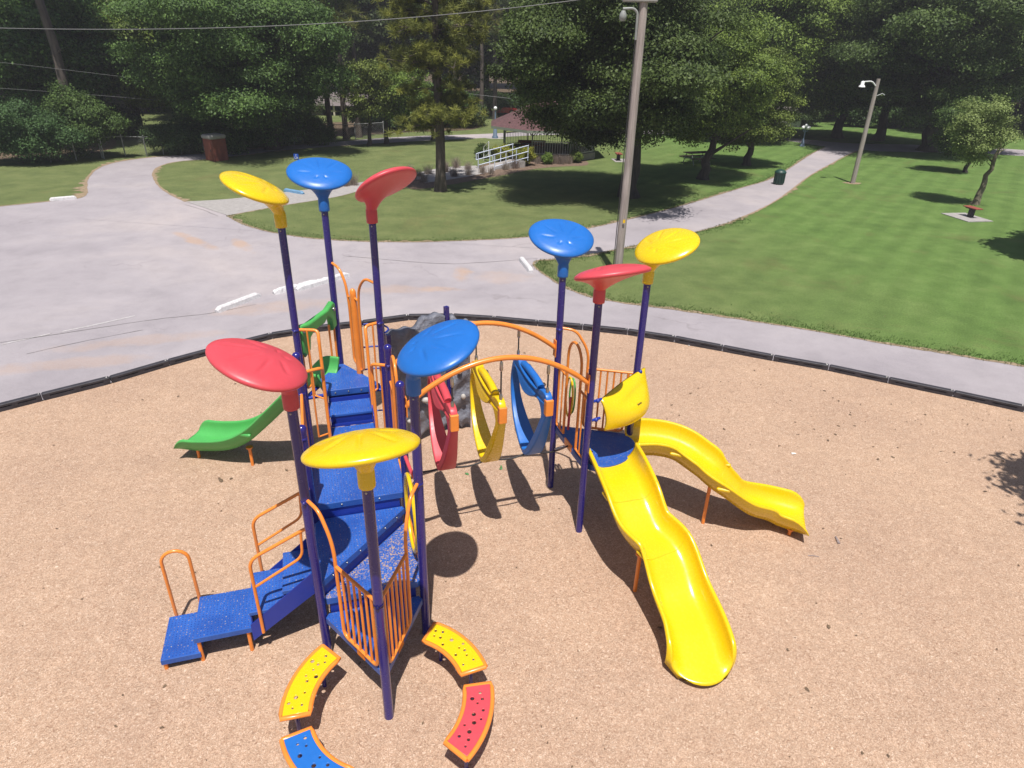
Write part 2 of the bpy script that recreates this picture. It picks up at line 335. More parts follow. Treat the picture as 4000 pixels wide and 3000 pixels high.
MT['leaf_blue'] = leafmat('grey_green_shrub', (.022, .046, .014), (.085, .140, .042))
MT['leaf_gold'] = leafmat('golden_shrub', (.08, .11, .015), (.40, .38, .05))
MT['straw'] = leafmat('dry_grass_stems', (.15, .115, .095), (.36, .29, .25), .1)
MT['blade'] = leafmat('grass_blades', (.035, .075, .014), (.095, .165, .035), .3)

# ================================================================== SETTING
def sheet(name, poly, z, mat, sub=0):
    b = MB(); n = len(poly); A = sum(poly[i][0]*poly[(i+1) % n][1]-poly[(i+1) % n][0]*poly[i][1] for i in range(n))
    if A < 0: poly = poly[::-1]
    b.add([(x, y, z) for x, y in poly], [tuple(range(n))]); o = b.build(name, mat); tag(o, kind='structure'); return o
def smooth_line(pts, seg=.4, jit=0.0):
    P_ = [Vector((p[0], p[1], 0)) for p in pts]; out = []
    for i in range(len(P_)-1):
        p0, p1, p2, p3 = P_[max(i-1, 0)], P_[i], P_[i+1], P_[min(i+2, len(P_)-1)]
        k = max(1, min(60, int((p2-p1).length/seg)))
        for j in range(k):
            t = j/k
            q = .5*((2*p1)+(p2-p0)*t+(2*p0-5*p1+4*p2-p3)*t*t+(-p0+3*p1-3*p2+p3)*t**3)
            out.append((q.x+random.uniform(-jit, jit), q.y+random.uniform(-jit, jit)))
    out.append((P_[-1].x, P_[-1].y)); return out
gr = MB(); gr.add([(-400, -60, 0), (400, -60, 0), (400, 600, 0), (-400, 600, 0)], [(0, 1, 2, 3)]); ground = gr.build('ground', MT['grass']); tag(ground, kind='structure')

# lawn edges, measured along the pavement (2212-wide picture units)
E_right = [D(*p) for p in [(2213, 792), (2050, 765), (1900, 740), (1750, 713), (1600, 690), (1450, 668), (1350, 655), (1270, 640), (1215, 617), (1172, 590), (1153, 572), (1165, 563), (1200, 560), (1290, 548), (1400, 525), (1530, 495), (1600, 471), (1680, 432), (1760, 374), (1848, 327)]]
E_right = [D(2620, 868), D(2400, 826)]+E_right
E_right_far = [D(*p) for p in [(1848, 327), (1900, 327), (2000, 329), (2120, 332), (2212, 337)]]
E_mid = [D(*p) for p in [(1782, 317), (1750, 334), (1700, 366), (1660, 388), (1600, 406), (1500, 436), (1400, 463), (1280, 491), (1150, 511), (1000, 520), (850, 523), (700, 517), (600, 504), (530, 486), (492, 466)]]
E_path_lo = [D(*p) for p in [(492, 466), (600, 446), (720, 427), (780, 412), (860, 395), (930, 385), (985, 380), (1040, 368)]]
E_path_hi = [D(*p) for p in [(1028, 358), (960, 362), (880, 378), (800, 390), (760, 398), (680, 408), (580, 420), (500, 430), (402, 436)]]
E_upl = [D(*p) for p in [(402, 436), (370, 421), (345, 403), (333, 385), (332, 372), (345, 360), (380, 350), (450, 344), (520, 336), (600, 326), (700, 318), (800, 311), (900, 305), (1050, 298), (1200, 291), (1400, 290), (1500, 291), (1580, 293), (1650, 298), (1700, 304), (1782, 317)]]
E_back = [D(*p) for p in [(2300, 331), (2212, 324), (2100, 318), (1980, 313), (1830, 309), (1700, 297), (1600, 287), (1500, 283), (1400, 281), (1300, 280), (1150, 285), (1000, 291), (900, 294), (800, 300), (700, 309), (600, 317), (500, 327), (420, 333), (350, 338), (300, 343), (245, 352), (210, 365), (190, 385), (186, 402), (186, 418), (170, 428), (100, 436), (0, 446)]]
lot = E_right+E_right_far[1:]+[D(2300, 340)]+E_back+[(-26, 24), (-26, -8), (30, -8), (24, 6)]
# one asphalt outline with the two lawns cut out as their own sheets of grass
sheet('parking_lot', smooth_line(lot[:len(E_right)+len(E_right_far)+len(E_back)], .5, .012)+lot[-4:], .004, MT['asphalt'])
mid_poly = smooth_line(E_mid+E_path_lo[1:], .4, .02)
# park lawn island: whole island between drive, back road and branch path
island = smooth_line(E_mid, .4, .03)[:-1]+smooth_line(E_path_lo[:5], .4, .02)[:-1]+smooth_line(E_path_lo[4:]+E_path_hi[:1], .4, .02)[:-1]+smooth_line(E_path_hi, .4, .02)[:-1]+smooth_line(E_upl, .4, .03)[:-1]
sheet('lawn', island, .008, MT['grass'])
def edge_strip(name, pts, w0, w1, z, mat, side=1, seg=.18):
    L = smooth_line(pts, seg); b = MB(); A = []; B = []
    for i, (x, y) in enumerate(L):
        x2, y2 = L[min(i+1, len(L)-1)]; x1, y1 = L[max(i-1, 0)]; l = math.hypot(x2-x1, y2-y1) or 1; nx, ny = (y2-y1)/l*side, -(x2-x1)/l*side
        k = random.random()**2; A.append((x-nx*(.03+.05*random.random()), y-ny*(.03+.05*random.random()), z)); d = w0+(w1-w0)*k*(0.5+.5*math.sin(i*.13+len(L))); B.append((x+nx*d, y+ny*d, z))
    n = len(L); b.add(A+B, [(i, i+1, n+i+1, n+i) for i in range(n-1)]); o = b.build(name, mat); tag(o, kind='structure'); return o
edge_strip('dirt_verge', E_right, .03, .28, .012, MT['dirt'], 1)
edge_strip('dirt_verge', E_mid, .04, .30, .012, MT['dirt'], 1)
edge_strip('dirt_verge', E_upl[:12], .05, .45, .012, MT['dirt'], 1)
edge_strip('dirt_verge', E_path_lo, .03, .2, .012, MT['dirt'], 1)
edge_strip('dirt_verge', E_back[-14:], .08, .7, .012, MT['dirt'], 1)
sheet('footpath', [(x, y) for x, y in smooth_line(E_path_lo, .5)]+[(x, y) for x, y in smooth_line(E_path_hi, .5)], .016, MT['concrete'])
for P_ in ([(1340, 1000), (1700, 1030), (1900, 1025), (2100, 1010)], [(0, 1340), (300, 1295), (600, 1250), (820, 1225), (1000, 1190)], [(100, 1385), (350, 1330), (560, 1290)], [(720, 800), (790, 820), (850, 845)]):
    L = smooth_line([G(*p) for p in P_], .25, .012); b = MB(); n = len(L)
    b.add([(x, y, .010) for x, y in L]+[(x+.004, y+.014+.02*random.random(), .010) for x, y in L], [(i, i+1, n+i+1, n+i) for i in range(n-1)]); tag(b.build('road_crack', MT['seam']), kind='structure')
for P_ in ([(0, 1350), (100, 1328), (190, 1308)], [(235, 1300), (380, 1270), (520, 1238)]):
    L = smooth_line([G(*p) for p in P_], .3, .004); n = len(L); b = MB()
    b.add([(x, y, .010) for x, y in L]+[(x+.02, y+.12, .010) for x, y in L], [(i, i+1, n+i+1, n+i) for i in range(n-1)]); tag(b.build('road_marking', MT['paleline']), kind='structure')
wf = [D(*p) for p in [(640, 298), (760, 293), (900, 285), (1010, 281), (1040, 268), (940, 262), (800, 262), (700, 266), (640, 275)]]
sheet('woodland_floor', smooth_line(wf+[wf[0]], .8, .1)[:-1], .010, MT['litter_floor'])
wf = [D(*p) for p in [(0, 345), (120, 338), (230, 325), (230, 300), (0, 300)]]
sheet('woodland_floor', smooth_line(wf+[wf[0]], .8, .1)[:-1], .010, MT['litter_floor'])
sheet('woodland_floor', [(-220, 84), (200, 84), (200, 300), (-220, 300)], .010, MT['litter_floor'])

# play area surfacing and its border timbers
tj = [(-230, 1640), (-60, 1592), (161, 1536), (429, 1470), (658, 1404), (860, 1350), (1061, 1300), (1240, 1272), (1417, 1252), (1596, 1228), (1771, 1226), (1934, 1236), (2103, 1252), (2279, 1267), (2455, 1285), (2639, 1313), (2827, 1349), (3025, 1387), (3242, 1425), (3476, 1474), (3731, 1526), (4010, 1585)]
TJ = [Vector((*G(x, y, .2), 0)) for x, y in tj]
def extend(a, b, turn, k):
    out = []; d = (b-a); q = b.copy()
    for i in range(k):
        d = Matrix.Rotation(turn, 3, 'Z') @ d; d = d.normalized()*1.24; q = q+d; out.append(q.copy())
    return out
TJ = extend(TJ[1], TJ[0], R_(6), 10)[::-1]+TJ+extend(TJ[-2], TJ[-1], R_(-5), 8)
from mathutils.geometry import delaunay_2d_cdt
HOL = [(2.36, 5.25, .5, .45, .035), (4.85, 8.30, .45, .5, .03), (-6.05, 10.22, .5, .5, .03), (-4.3, 5.5, .5, .5, .02), (0, 8.9, 1.1, .35, .02), (-1.3, 4.6, .8, .5, .012)]
def chip_z(x, y):
    z = .050+.008*math.sin(x*.9+1.3*math.sin(y*.5))+.007*math.sin(y*1.3+x*.4)+.005*math.sin(x*2.7+2)*math.sin(y*2.3)
    for hx, hy, a, b_, d_ in HOL:
        q = ((x-hx)/a)**2+((y-hy)/b_)**2; z += -d_*math.exp(-q)+d_*.35*math.exp(-((math.sqrt(q)-1.6)/.5)**2)
    return max(.012, z)
bd_ = [(p.x, p.y) for p in TJ]+[(12, -9), (-13, -9)]
A_ = sum(bd_[i][0]*bd_[(i+1) % len(bd_)][1]-bd_[(i+1) % len(bd_)][0]*bd_[i][1] for i in range(len(bd_)))
if A_ < 0: bd_ = bd_[::-1]
gp_ = [(x*.22+random.uniform(-.05, .05), y*.22+random.uniform(-.05, .05)) for x in range(-62, 60) for y in range(8, 78)]
cv, ce, cf, _, _, _ = delaunay_2d_cdt([Vector(p) for p in bd_+gp_], [], [list(range(len(bd_)))], 1, 1e-5)
b = MB(); b.add([(v.x, v.y, chip_z(v.x, v.y)) for v in cv], [tuple(f) for f in cf if len(f) == 3], True); tag(b.build('wood_chips', MT['chips']), kind='structure')
def make_timber(L):
    t = empty('border_timber', (0, 0, 0)); b = MB(); w_ = .06; h = .20
    for a, c in ((.02, L/2-.06), (L/2+.06, L-.02)): pass
    b.box((L/2, 0, h-.03), (L-.012, w_*2, .06), bev=.012); b.box((L/2, 0, .06), (L-.03, w_*2-.01, .12))
    for x in (.06, L/2, L-.07): b.box((x, 0, .13), (.13, w_*2-.004, .09))
    b.box((L/2, .0, .13), (L-.01, .07, .1)); o = b.build('beam', MT['timber'], t)
    s = MB(); s.lathe((L-.05, 0, h-.005), [(.028, 0), (.028, .012), (.015, .018)], 8); s.build('stake_cap', MT['steel'], t); return t
proto = make_timber(1.22)
for i, (a, b_) in enumerate(zip(TJ, TJ[1:])):
    t = proto if i == 0 else copy_tree(proto); d = b_-a; t.location = (a.x, a.y, 0); t.rotation_euler = (0, 0, math.atan2(d.y, d.x)); t.scale = (d.length/1.235, 1, 1)
    mx = (a.x+b_.x)/2
    if mx < -4.0: tag(t, 'slotted black plastic border timber in the left run beside the parking lot', 'border timber', 'border timbers left of the play structure')
    elif mx < 3.2: tag(t, 'slotted black plastic border timber in the run behind the play structure', 'border timber', 'border timbers behind the play structure')
    else: tag(t, 'slotted black plastic border timber in the right run beside the path', 'border timber', 'border timbers right of the play structure')

# ================================================================== PLAY STRUCTURE
PR = Vector((-2.186, 5.726, 0)); PBv = Vector((-1.021, 6.088, 0)); U = (PBv-PR).normalized(); N = Vector((-U.y, U.x, 0)); S = 1.22
def T(a, b, z=0): q = PR+U*a+N*b; return Vector((q.x, q.y, z))
P = dict(A=Vector((-1.29, 4.898, 0)), R=T(0, 0), B=T(S, 0), P1=T(S, S), L1=T(0, S), P2=T(S, 2*S), L2=T(0, 2*S), RB=T(S, 3.38), YB=T(0, 3.38), BB=T(.61, 4.437),
         rd=Vector((1.102, 8.169, 0)), bl=Vector((.701, 9.322, 0)), yl=Vector((1.899, 9.093, 0)))
Z1, DZ = .7045, .2314; Z2, Z3, ZS, ZT, ZR = Z1+DZ, Z1+2*DZ, 1.3987, 1.914, 1.269
ps = empty('play_structure', (-1, 7, 0))
tag(ps, 'multi-level blue and orange playground structure with coloured leaf canopies and slides on the wood chips', 'play structure')
OFF = Vector((-1, 7, 0))
class PB(MB):                                # builds in world coordinates, parts hang on the structure
    def out(s, name, mat, label=None, parent=None):
        s.v = [tuple(Vector(p)-OFF) for p in s.v]; o = s.build(name, mat, parent or ps)
        if label: o['label'] = label
        return o
ZC = dict(R=3.544, B=3.547, A=3.222, YB=4.525, BB=4.483, RB=4.526, bl=3.805, rd=3.843, yl=3.815)
PRAD = .053
for k, z in ZC.items():
    b = PB(); p = P[k]; b.tube([p+Vector((0, 0, -.05)), p+Vector((0, 0, z+.05))], PRAD, 20); o = b.out('post', MT['post'])
for k, z in (('P1', 3.07), ('L1', 2.62), ('P2', 3.04), ('L2', 3.05)):
    b = PB(); p = P[k]; b.lathe(p, [(PRAD, 0), (PRAD, z-.10)]+[(PRAD*1.12*math.cos(a), z-.06+.06*math.sin(a)) for a in [i*math.pi/12 for i in range(0, 6)]]+[(.004, z)], 20); b.out('post', MT['post'], 'short blue post with a domed cap')
# leaf canopies: name, colour, azimuth, tilt, roll, height
LV = [('R', 'red', 235.2, 17.6, -13.1, 4.062), ('B', 'blue', 357.5, 19.1, 7.7, 4.011), ('A', 'yellow', 281.2, 16.5, 4.0, 3.750), ('YB', 'yellow', 204.9, 23.4, -6.1, 4.960), ('BB', 'blue', 108, 21.4, 2.7, 4.905),
      ('RB', 'red', 344.6, 34.0, -13.1, 4.927), ('bl', 'blue', 95.5, 22.1, 4.7, 4.221), ('rd', 'red', 290, 19, 2.5, 4.24), ('yl', 'yellow', 31.6, 24.5, -3.1, 4.220)]
def leaf_canopy(key, color, az, ti, ro, zc):
    az, ti, ro = map(R_, (az, ti, ro)); a, bb, k, o = .432, .474, .08, .269
    m = Vector((math.cos(az)*math.cos(ti), math.sin(az)*math.cos(ti), math.sin(ti))); h = Vector((-math.sin(az), math.cos(az), 0)); nn = m.cross(h)
    w_ = h*math.cos(ro)+nn*math.sin(ro); up_ = m.cross(w_).normalized(); ax = P[key]; c = Vector((ax.x, ax.y, zc))+m*o
    NA, NR = 96, 26; vs = []; fs = []
    def pt(r, th, dz): return c+m*(r*a*math.cos(th))+w_*(r*bb*math.sin(th)*(1+k*math.cos(th)))+up_*dz
    prof = [(i/NR) for i in range(NR+1)]
    veins = [-1.25, -.62, 0, .62, 1.25, 2.3, -2.3]
    def dome(r, th):
        x, y = r*a*math.cos(th), r*bb*math.sin(th)*(1+k*math.cos(th)); z = .070*(1-r*r)-.02*(max(0, r-.82)/.18)**2
        dx, dy = x+.17, y; rr = math.hypot(dx, dy); aa = math.atan2(dy, dx)
        for v in veins:
            d = abs((aa-v+math.pi) % (2*math.pi)-math.pi)*rr; L0, L1_ = (.16, .50) if abs(v) < 1 else (.13, .36)
            if abs(v) > 2: L0, L1_ = .05, .13
            if L0 < rr < L1_: z -= .016*math.exp(-(d/.017)**2)*math.sin(math.pi*(rr-L0)/(L1_-L0))**.7
        return z
    rings = []
    for r in prof[1:]: rings.append([pt(r, 2*math.pi*j/NA, dome(r, 2*math.pi*j/NA)) for j in range(NA)])
    for rr, dz in ((1.02, -.034), (1.02, -.05), (.995, -.066)): rings.append([pt(rr, 2*math.pi*j/NA, dz) for j in range(NA)])
    zb = ZC[key]; rim = [pt(.97, 2*math.pi*j/NA, -.072) for j in range(NA)]
    ctrl = Vector((ax.x, ax.y, zc-(.10 if key != 'rd' else .16))); st = [Vector((ax.x, ax.y, zb+.16))+(m*math.cos(2*math.pi*j/NA)+w_*math.sin(2*math.pi*j/NA)).xy.to_3d().normalized()*.073 for j in range(NA)]
    for i in range(0, 15):
        t = i/14; rib = 0
        rings.append([rim[j]*(1-t)**2+(ctrl+(rim[j]-ctrl)*(.34 if key != 'rd' else .42))*2*t*(1-t)+st[j]*t*t for j in range(NA)])
    b = PB(); ctr = pt(0, 0, dome(0, 0)); vs = [ctr]
    for q in rings: vs += q
    fs = [(0, 1+j, 1+(j+1) % NA) for j in range(NA)]
    for i in range(len(rings)-1): fs += [(1+i*NA+j, 1+(i+1)*NA+j, 1+(i+1)*NA+(j+1) % NA, 1+i*NA+(j+1) % NA) for j in range(NA)]
    b.add(vs, fs, True); o_ = b.out('leaf_canopy', MT[color], f'{color} leaf-shaped canopy')
    b = PB(); b.lathe(ax, [(.060, zb-.02), (.078, zb-.02), (.080, zb+.0), (.080, zb+.13), (.075, zb+.17), (.073, zb+.19)], 24); b.out('collar', MT[color], None, o_)
    b = PB(); b.ball((ax.x, ax.y-.055, zb-.06), .012, 8); b.out('bolt', MT['steel'], None, o_)
for l in LV: leaf_canopy(*l)

def clampring(p, z, parent=None):
    b = PB(); b.lathe(p, [(PRAD+.001, z-.022), (PRAD+.002, z-.022), (PRAD+.002, z+.022), (PRAD+.001, z+.022)], 16); b.ball((p.x, p.y-.06, z), .022, 8); return b.out('clamp', MT['post'], None, parent)
# decks
def deck(poly, z, th=.10, mat='deck', name='deck'):
    b = PB(); b.prism([(p.x, p.y) for p in poly], z-th, z, .006); o = b.out(name, MT[mat]); return o
def studs(p, q, z, n, parent, out):
    b = PB()
    for i in range(n):
        c = p+(q-p)*((i+.5)/n); b.ball((c.x+out.x, c.y+out.y, z), .013, 8)
    b.out('bolt', MT['steel'], None, parent)
def sh(p, c, k):                             # shrink towards centroid a little so neighbours butt
    return [c+(q-c)*k for q in p]
Ax = P['A']
def cut(pts, d):
    """cut the corners of a polygon back so that posts stand free"""
    out = []
    for i, p in enumerate(pts):
        a = pts[i-1]; c = pts[(i+1) % len(pts)]; out += [p+(a-p).normalized()*d, p+(c-p).normalized()*d]
    return out
d1 = deck(cut([Ax, P['B'], P['R']], .07), Z1, .09)
d2 = deck(cut([P['R'], P['B'], P['P1']], .07), Z2, .09, 'deck_chips'); outv = -N*.004
studs(T(.1, 0), T(1.1, 0), Z2-.045, 4, d2, -N*.002)
d3 = deck(cut([P['R'], P['P1'], P['L1']], .07), Z3, .09)
dg = (P['P1']-P['R']).normalized(); dn = Vector((dg.y, -dg.x, 0)); studs(P['R']+dg*.12, P['P1']-dg*.12, Z3-.045, 6, d3, dn*.002)
d4 = deck(cut([P['L1'], P['P1'], P['P2'], P['L2']], .06), ZS, .09); studs(T(.12, S), T(1.1, S), ZS-.045, 2, d4, -N*.002)
d5 = deck([T(.34, 3.43), T(.98, 3.43), T(1.16, 3.48), T(.65, 4.37), T(.57, 4.37), T(.22, 3.83), T(.28, 3.60)], ZT, .10); studs(T(.36, 3.43), T(.96, 3.43), ZT-.05, 3, d5, -N*.002)
def riser(p, q, z0, z1, nrm, name='riser'):
    b = PB(); a, c = p+nrm*.02, q+nrm*.02; b.prism([(a.x, a.y), (c.x, c.y), (c.x+nrm.x*.015, c.y+nrm.y*.015), (a.x+nrm.x*.015, a.y+nrm.y*.015)], z0, z1); b.out(name, MT['arm_blue'])
riser(T(.1, 0), T(1.12, 0), Z1-.03, Z2-.092, N); riser(P['R']+dg*.1, P['P1']-dg*.1, Z2-.02, Z3-.092, -dn); riser(T(.1, S), T(1.12, S), Z3-.02, ZS-.092, N)
# steps between square deck and the top deck
for (b0, b1, z) in ((2.94, 3.36, 1.744), (2.46, 2.86, 1.573)):
    deck([T(.34, b0), T(.97, b0), T(.97, b1), T(.34, b1)], z, .035, name='step_tread')
for (b0, z0, z1) in ((3.445, 1.71, 1.812), (3.355, 1.744, 1.812), (2.955, 1.54, 1.709), (2.87, 1.573, 1.62), (2.475, 1.40, 1.536)):
    b = PB(); b.prism([(q.x, q.y) for q in (T(.345, b0), T(.965, b0), T(.965, b0+.012), T(.345, b0+.012))], z0, z1); b.out('riser', MT['arm_blue'])
for a in (.325, .972):
    b = PB(); q = [(2.44, 1.33), (2.44, 1.58), (2.9, 1.76), (3.44, 1.93), (3.44, 1.72), (2.9, 1.5)]
    vs = [T(a, y, z) for y, z in q]+[T(a+.014, y, z) for y, z in q]; b.add(vs, [(0, 1, 2, 3, 4, 5), (11, 10, 9, 8, 7, 6)]+[(i, i+6, (i+1) % 6+6, (i+1) % 6) for i in range(6)]); b.out('stringer', MT['arm_blue'])
# side beams under the top deck to the posts
for p, q in ((P['YB'], T(.34, 3.44)), (P['RB'], T(1.0, 3.44)), (P['YB'], P['BB']), (P['RB'], P['BB'])):
    b = PB(); d = (q-p).normalized(); b.tube([p+Vector((0, 0, ZT-.07))+d*.05, q+Vector((0, 0, ZT-.07))], .03, 8); b.out('deck_beam', MT['arm_blue'])

def guard(p, q, zd, rail=1.04, arch=None, tsplit=.47, n=6, t0=.06, mat='orange', label=None, r=.021):
    """barrier between two posts: optional tall hand-hold arch next to p, balustered part next to q"""
    d = (q-p).normalized(); L = (q-p).length; at = lambda t, z: p+d*t+Vector((0, 0, z)); b = PB(); zl = zd+.03
    ts = tsplit if arch else t0+.03; te = L-.12
    fr = [at(ts, zd+rail), at(ts, zl), at(te, zl), at(te, zd+rail)]
    b.tube(rounded(fr, .09), r, 10); b.tube([at(ts-.0, zd+rail), at(L-PRAD, zd+rail)], r, 10)
    if arch: b.tube(rounded([at(PRAD*.8, zd+arch+.02), at(ts*.55, zd+arch), at(ts*.9, zd+arch-.25), at(ts, zd+rail+.2), at(ts, zd+rail-.05)], .16, 6), r, 10)
    else: b.tube([at(PRAD, zd+rail), at(ts, zd+rail)], r, 10)
    for i in range(n):
        t = ts+(te-ts)*(i+1)/(n+1); b.tube([at(t, zl), at(t, zd+rail)], .0155, 8, False)
    c = at((ts+te)/2, zd-.03); b.box(c, (.14, .02, .09), math.atan2(d.y, d.x))
    o = b.out('guard_rail', MT[mat], label); clampring(p, zd+(arch or rail), o); clampring(q, zd+rail, o)
    if arch: b = PB()
    return o
guard(P['R'], P['A'], Z1, 1.05, 1.68, .46, 5); guard(P['B'], P['A'], Z1, 1.05, 1.68, .46, 5)
guard(P['bl'], P['yl'], ZR, 1.08, 1.69, .47, 5)
guard(P['L2'], P['L1'], ZS, 1.03, None, n=7)
def archway(p, q, zd, z_from=-.0):
    d = (q-p).normalized(); L = (q-p).length; at = lambda t, z: p+d*t+Vector((0, 0, z)); b = PB(); tl, tr = .39, .87; zl = zd+.07; zt = zd+1.72
    cir = [at((tl+tr)/2+(tr-tl)/2*math.cos(math.pi*(1-i/12)), zt-.30+.30*math.sin(math.pi*i/12)) for i in range(13)]
    b.tube([at(tl, zl)]+cir+[at(tr, zl)], .021, 10)
    for s_, e_ in ((.10, tl), (tr, L-.10)):
        b.tube(rounded([at(s_, zd+1.1), at(s_, zl), at(e_, zl)], .05), .016, 8); zc_ = zd+1.08; k = 1 if s_ < .2 else -1
        b.tube([at(s_-.05 if k > 0 else s_, zc_ if k > 0 else zc_+.0), at(e_ if k > 0 else e_+.05, zc_)], .019, 8)
        for i in range(1, 2): t = s_+(e_-s_)*i/2; b.tube([at(t, zl), at(t, zc_)], .0125, 8, False)
    b.box(at(.60, zd-.02), (.26, .02, .12), math.atan2(d.y, d.x)); o = b.out('archway_rail', MT['orange']); return o
archway(P['P2'], P['P1'], ZS); archway(P['bl'], P['rd'], ZR)
# returns beside the narrow steps
def step_rail(post, z, a_in, btop, bbot, zbot, parent=None):
    b = PB(); pa = (post-PR).dot(U); pb = (post-PR).dot(N); s_ = 1 if a_in > pa else -1
    b.tube(rounded([T(pa+s_*.05, pb, z), T(a_in-.0, (pb+btop)/2, z+.0), T(a_in, btop, z-.12), T(a_in, bbot, zbot)], .12, 6), .024, 10)
    m_ = (pa+a_in)/2; b.tube([T(m_, (pb*2+btop)/3, z-.01), T(m_, (pb*2+btop)/3, z-1.08)], .014, 8); b.tube(rounded([T(m_, (pb*2+btop)/3, z-1.08), T(a_in, btop-.02, z-1.1)], .05), .014, 8)
    b.out('step_rail', MT['orange'])
    clampring(post, z)
step_rail(P['RB'], 2.99, .99, 3.22, 2.98, 1.45); step_rail(P['P2'], 2.72, .99, 2.62, 2.5, 1.30)
step_rail(P['YB'], 2.99, .31, 3.22, 3.02, 1.45); step_rail(P['L2'], 2.74, .31, 2.62, 2.5, 1.30)
# slide pole with its two hand rails, on the back edge of the top deck
d = (P['BB']-P['RB']).normalized(); at = lambda t, z: P['RB']+d*t+Vector((0, 0, z))
b = PB(); pc = at(.66, 0); b.lathe(pc, [(.052, 0), (.052, 3.27), (.048, 3.32), (.03, 3.355), (.004, 3.37)], 18); b.out('fire_pole', MT['orange'], 'thick orange climbing pole')
b = PB(); b.tube(rounded([at(.06, 3.60), at(.30, 3.62), at(.49, 3.42), at(.53, 3.1), at(.53, 2.02), at(.6, 1.98)], .14, 6), .021, 10); b.tube([at(.53, 3.2), at(.62, 3.22)], .018, 8); b.out('hand_rail', MT['orange'])
b = PB(); b.tube(rounded([at(1.16, 3.66), at(.98, 3.62), at(.84, 3.42), at(.79, 3.1), at(.79, 2.12), at(.72, 2.05)], .14, 6), .021, 10); b.tube([at(.79, 3.2), at(.70, 3.22)], .018, 8); b.out('hand_rail', MT['orange'])
# curved rungs of the climber behind it
od = (P['RB']-T(.61, 3.7)).normalized(); on = Vector((d.y, -d.x, 0))
for i, z in enumerate((.35, .75, 1.15, 1.55, 1.95, 2.35, 2.75)):
    b = PB(); b.tube(rounded([at(.05, z), at(.12, z+.02)+on*.28, at(.5, z)+on*.34, at(.66, z)+on*.05], .15, 5), .014, 8); b.out('rung', MT['arm_blue'])
b = PB(); b.tube([at(.34, 0)+on*.30, at(.34, 2.8)+on*.30], .017, 8); b.out('climber_upright', MT['post'])
# green hood over the slide mouth
hp, hq = P['YB'], P['BB']; dd = (hq-hp).normalized(); hn = Vector((-dd.y, dd.x, 0))
if hn.dot(Vector((-1, 0, 0))) < 0: hn = -hn
def plate(name, pts, o, u_, v_, n_, th, mat, holes=(), bev=.012, label=None, parent=None, taper=None):
    """flat rounded plate from an outline given in (u, v), built from a filled 2-D curve"""
    cu = bpy.data.curves.new('c', 'CURVE'); cu.dimensions = '2D'; cu.fill_mode = 'BOTH'; cu.extrude = th/2-bev; cu.bevel_depth = bev; cu.bevel_resolution = 2; cu.offset = -bev
    for k, L in enumerate([pts]+list(holes)):
        s = cu.splines.new('POLY'); s.points.add(len(L)-1); s.use_cyclic_u = True
        for i, q in enumerate(L): s.points[i].co = (q[0], q[1], 0, 1)
    ob = bpy.data.objects.new('tmp', cu); COL.objects.link(ob); dg_ = bpy.context.evaluated_depsgraph_get(); dg_.update(); me = bpy.data.meshes.new_from_object(ob.evaluated_get(dg_))
    bpy.data.objects.remove(ob); bpy.data.curves.remove(cu)
    mt = Matrix((u_, v_, n_)).transposed().to_4x4(); mt.translation = o-OFF
    if taper:
        for v in me.vertices: v.co.z *= taper(v.co.x, v.co.y)
    me.transform(mt); me.materials.clear(); me.materials.append(MT[mat]); me.name = name
    ob = bpy.data.objects.new(name, me); COL.objects.link(ob); ob.parent = parent or ps
    if label: ob['label'] = label
    return ob
def sm2(pts, n=5):
    P_ = [Vector((a, b)) for a, b in pts]; out = []; L = len(P_)
    for i in range(L):
        p0, p1, p2, p3 = P_[i-1], P_[i], P_[(i+1) % L], P_[(i+2) % L]
        for j in range(n):
            t = j/n; q = .5*((2*p1)+(p2-p0)*t+(2*p0-5*p1+4*p2-p3)*t*t+(-p0+3*p1-3*p2+p3)*t**3); out.append((q.x, q.y))
    return out
ZV = Vector((0, 0, 1))
hood = plate('slide_hood', [(.08, 3.03), (.3, 2.98), (.9, 2.98), (1.1, 3.05), (1.16, 3.0), (1.16, 2.62), (1.02, 2.58), (.98, 2.78), (.88, 2.86), (.78, 2.80), (.44, 2.80), (.32, 2.74), (.28, 2.56), (.12, 2.50), (.06, 2.6)], hp+hn*.0, dd, ZV, hn, .10, 'green', bev=.03, label='green moulded hood bar over the green slide')
for t in (.12, 1.08):
    b = PB(); q = hp+dd*t+Vector((0, 0, 2.93))-hn*.05; b.lathe(q, [(.03, 0), (.03, .02), (.02, .025)], 12, -hn); b.out('bolt', MT['steel'], None, hood)
for t0_, t1_ in ((.10, .27), (.96, 1.12)):
    b = PB(); a_ = lambda t, z: hp+dd*t+Vector((0, 0, z)); b.tube(rounded([a_(t0_, 2.7), a_(t0_, ZT+.05), a_(t1_, ZT+.05), a_(t1_, 2.7)], .07), .018, 8); b.out('side_rail', MT['orange'])

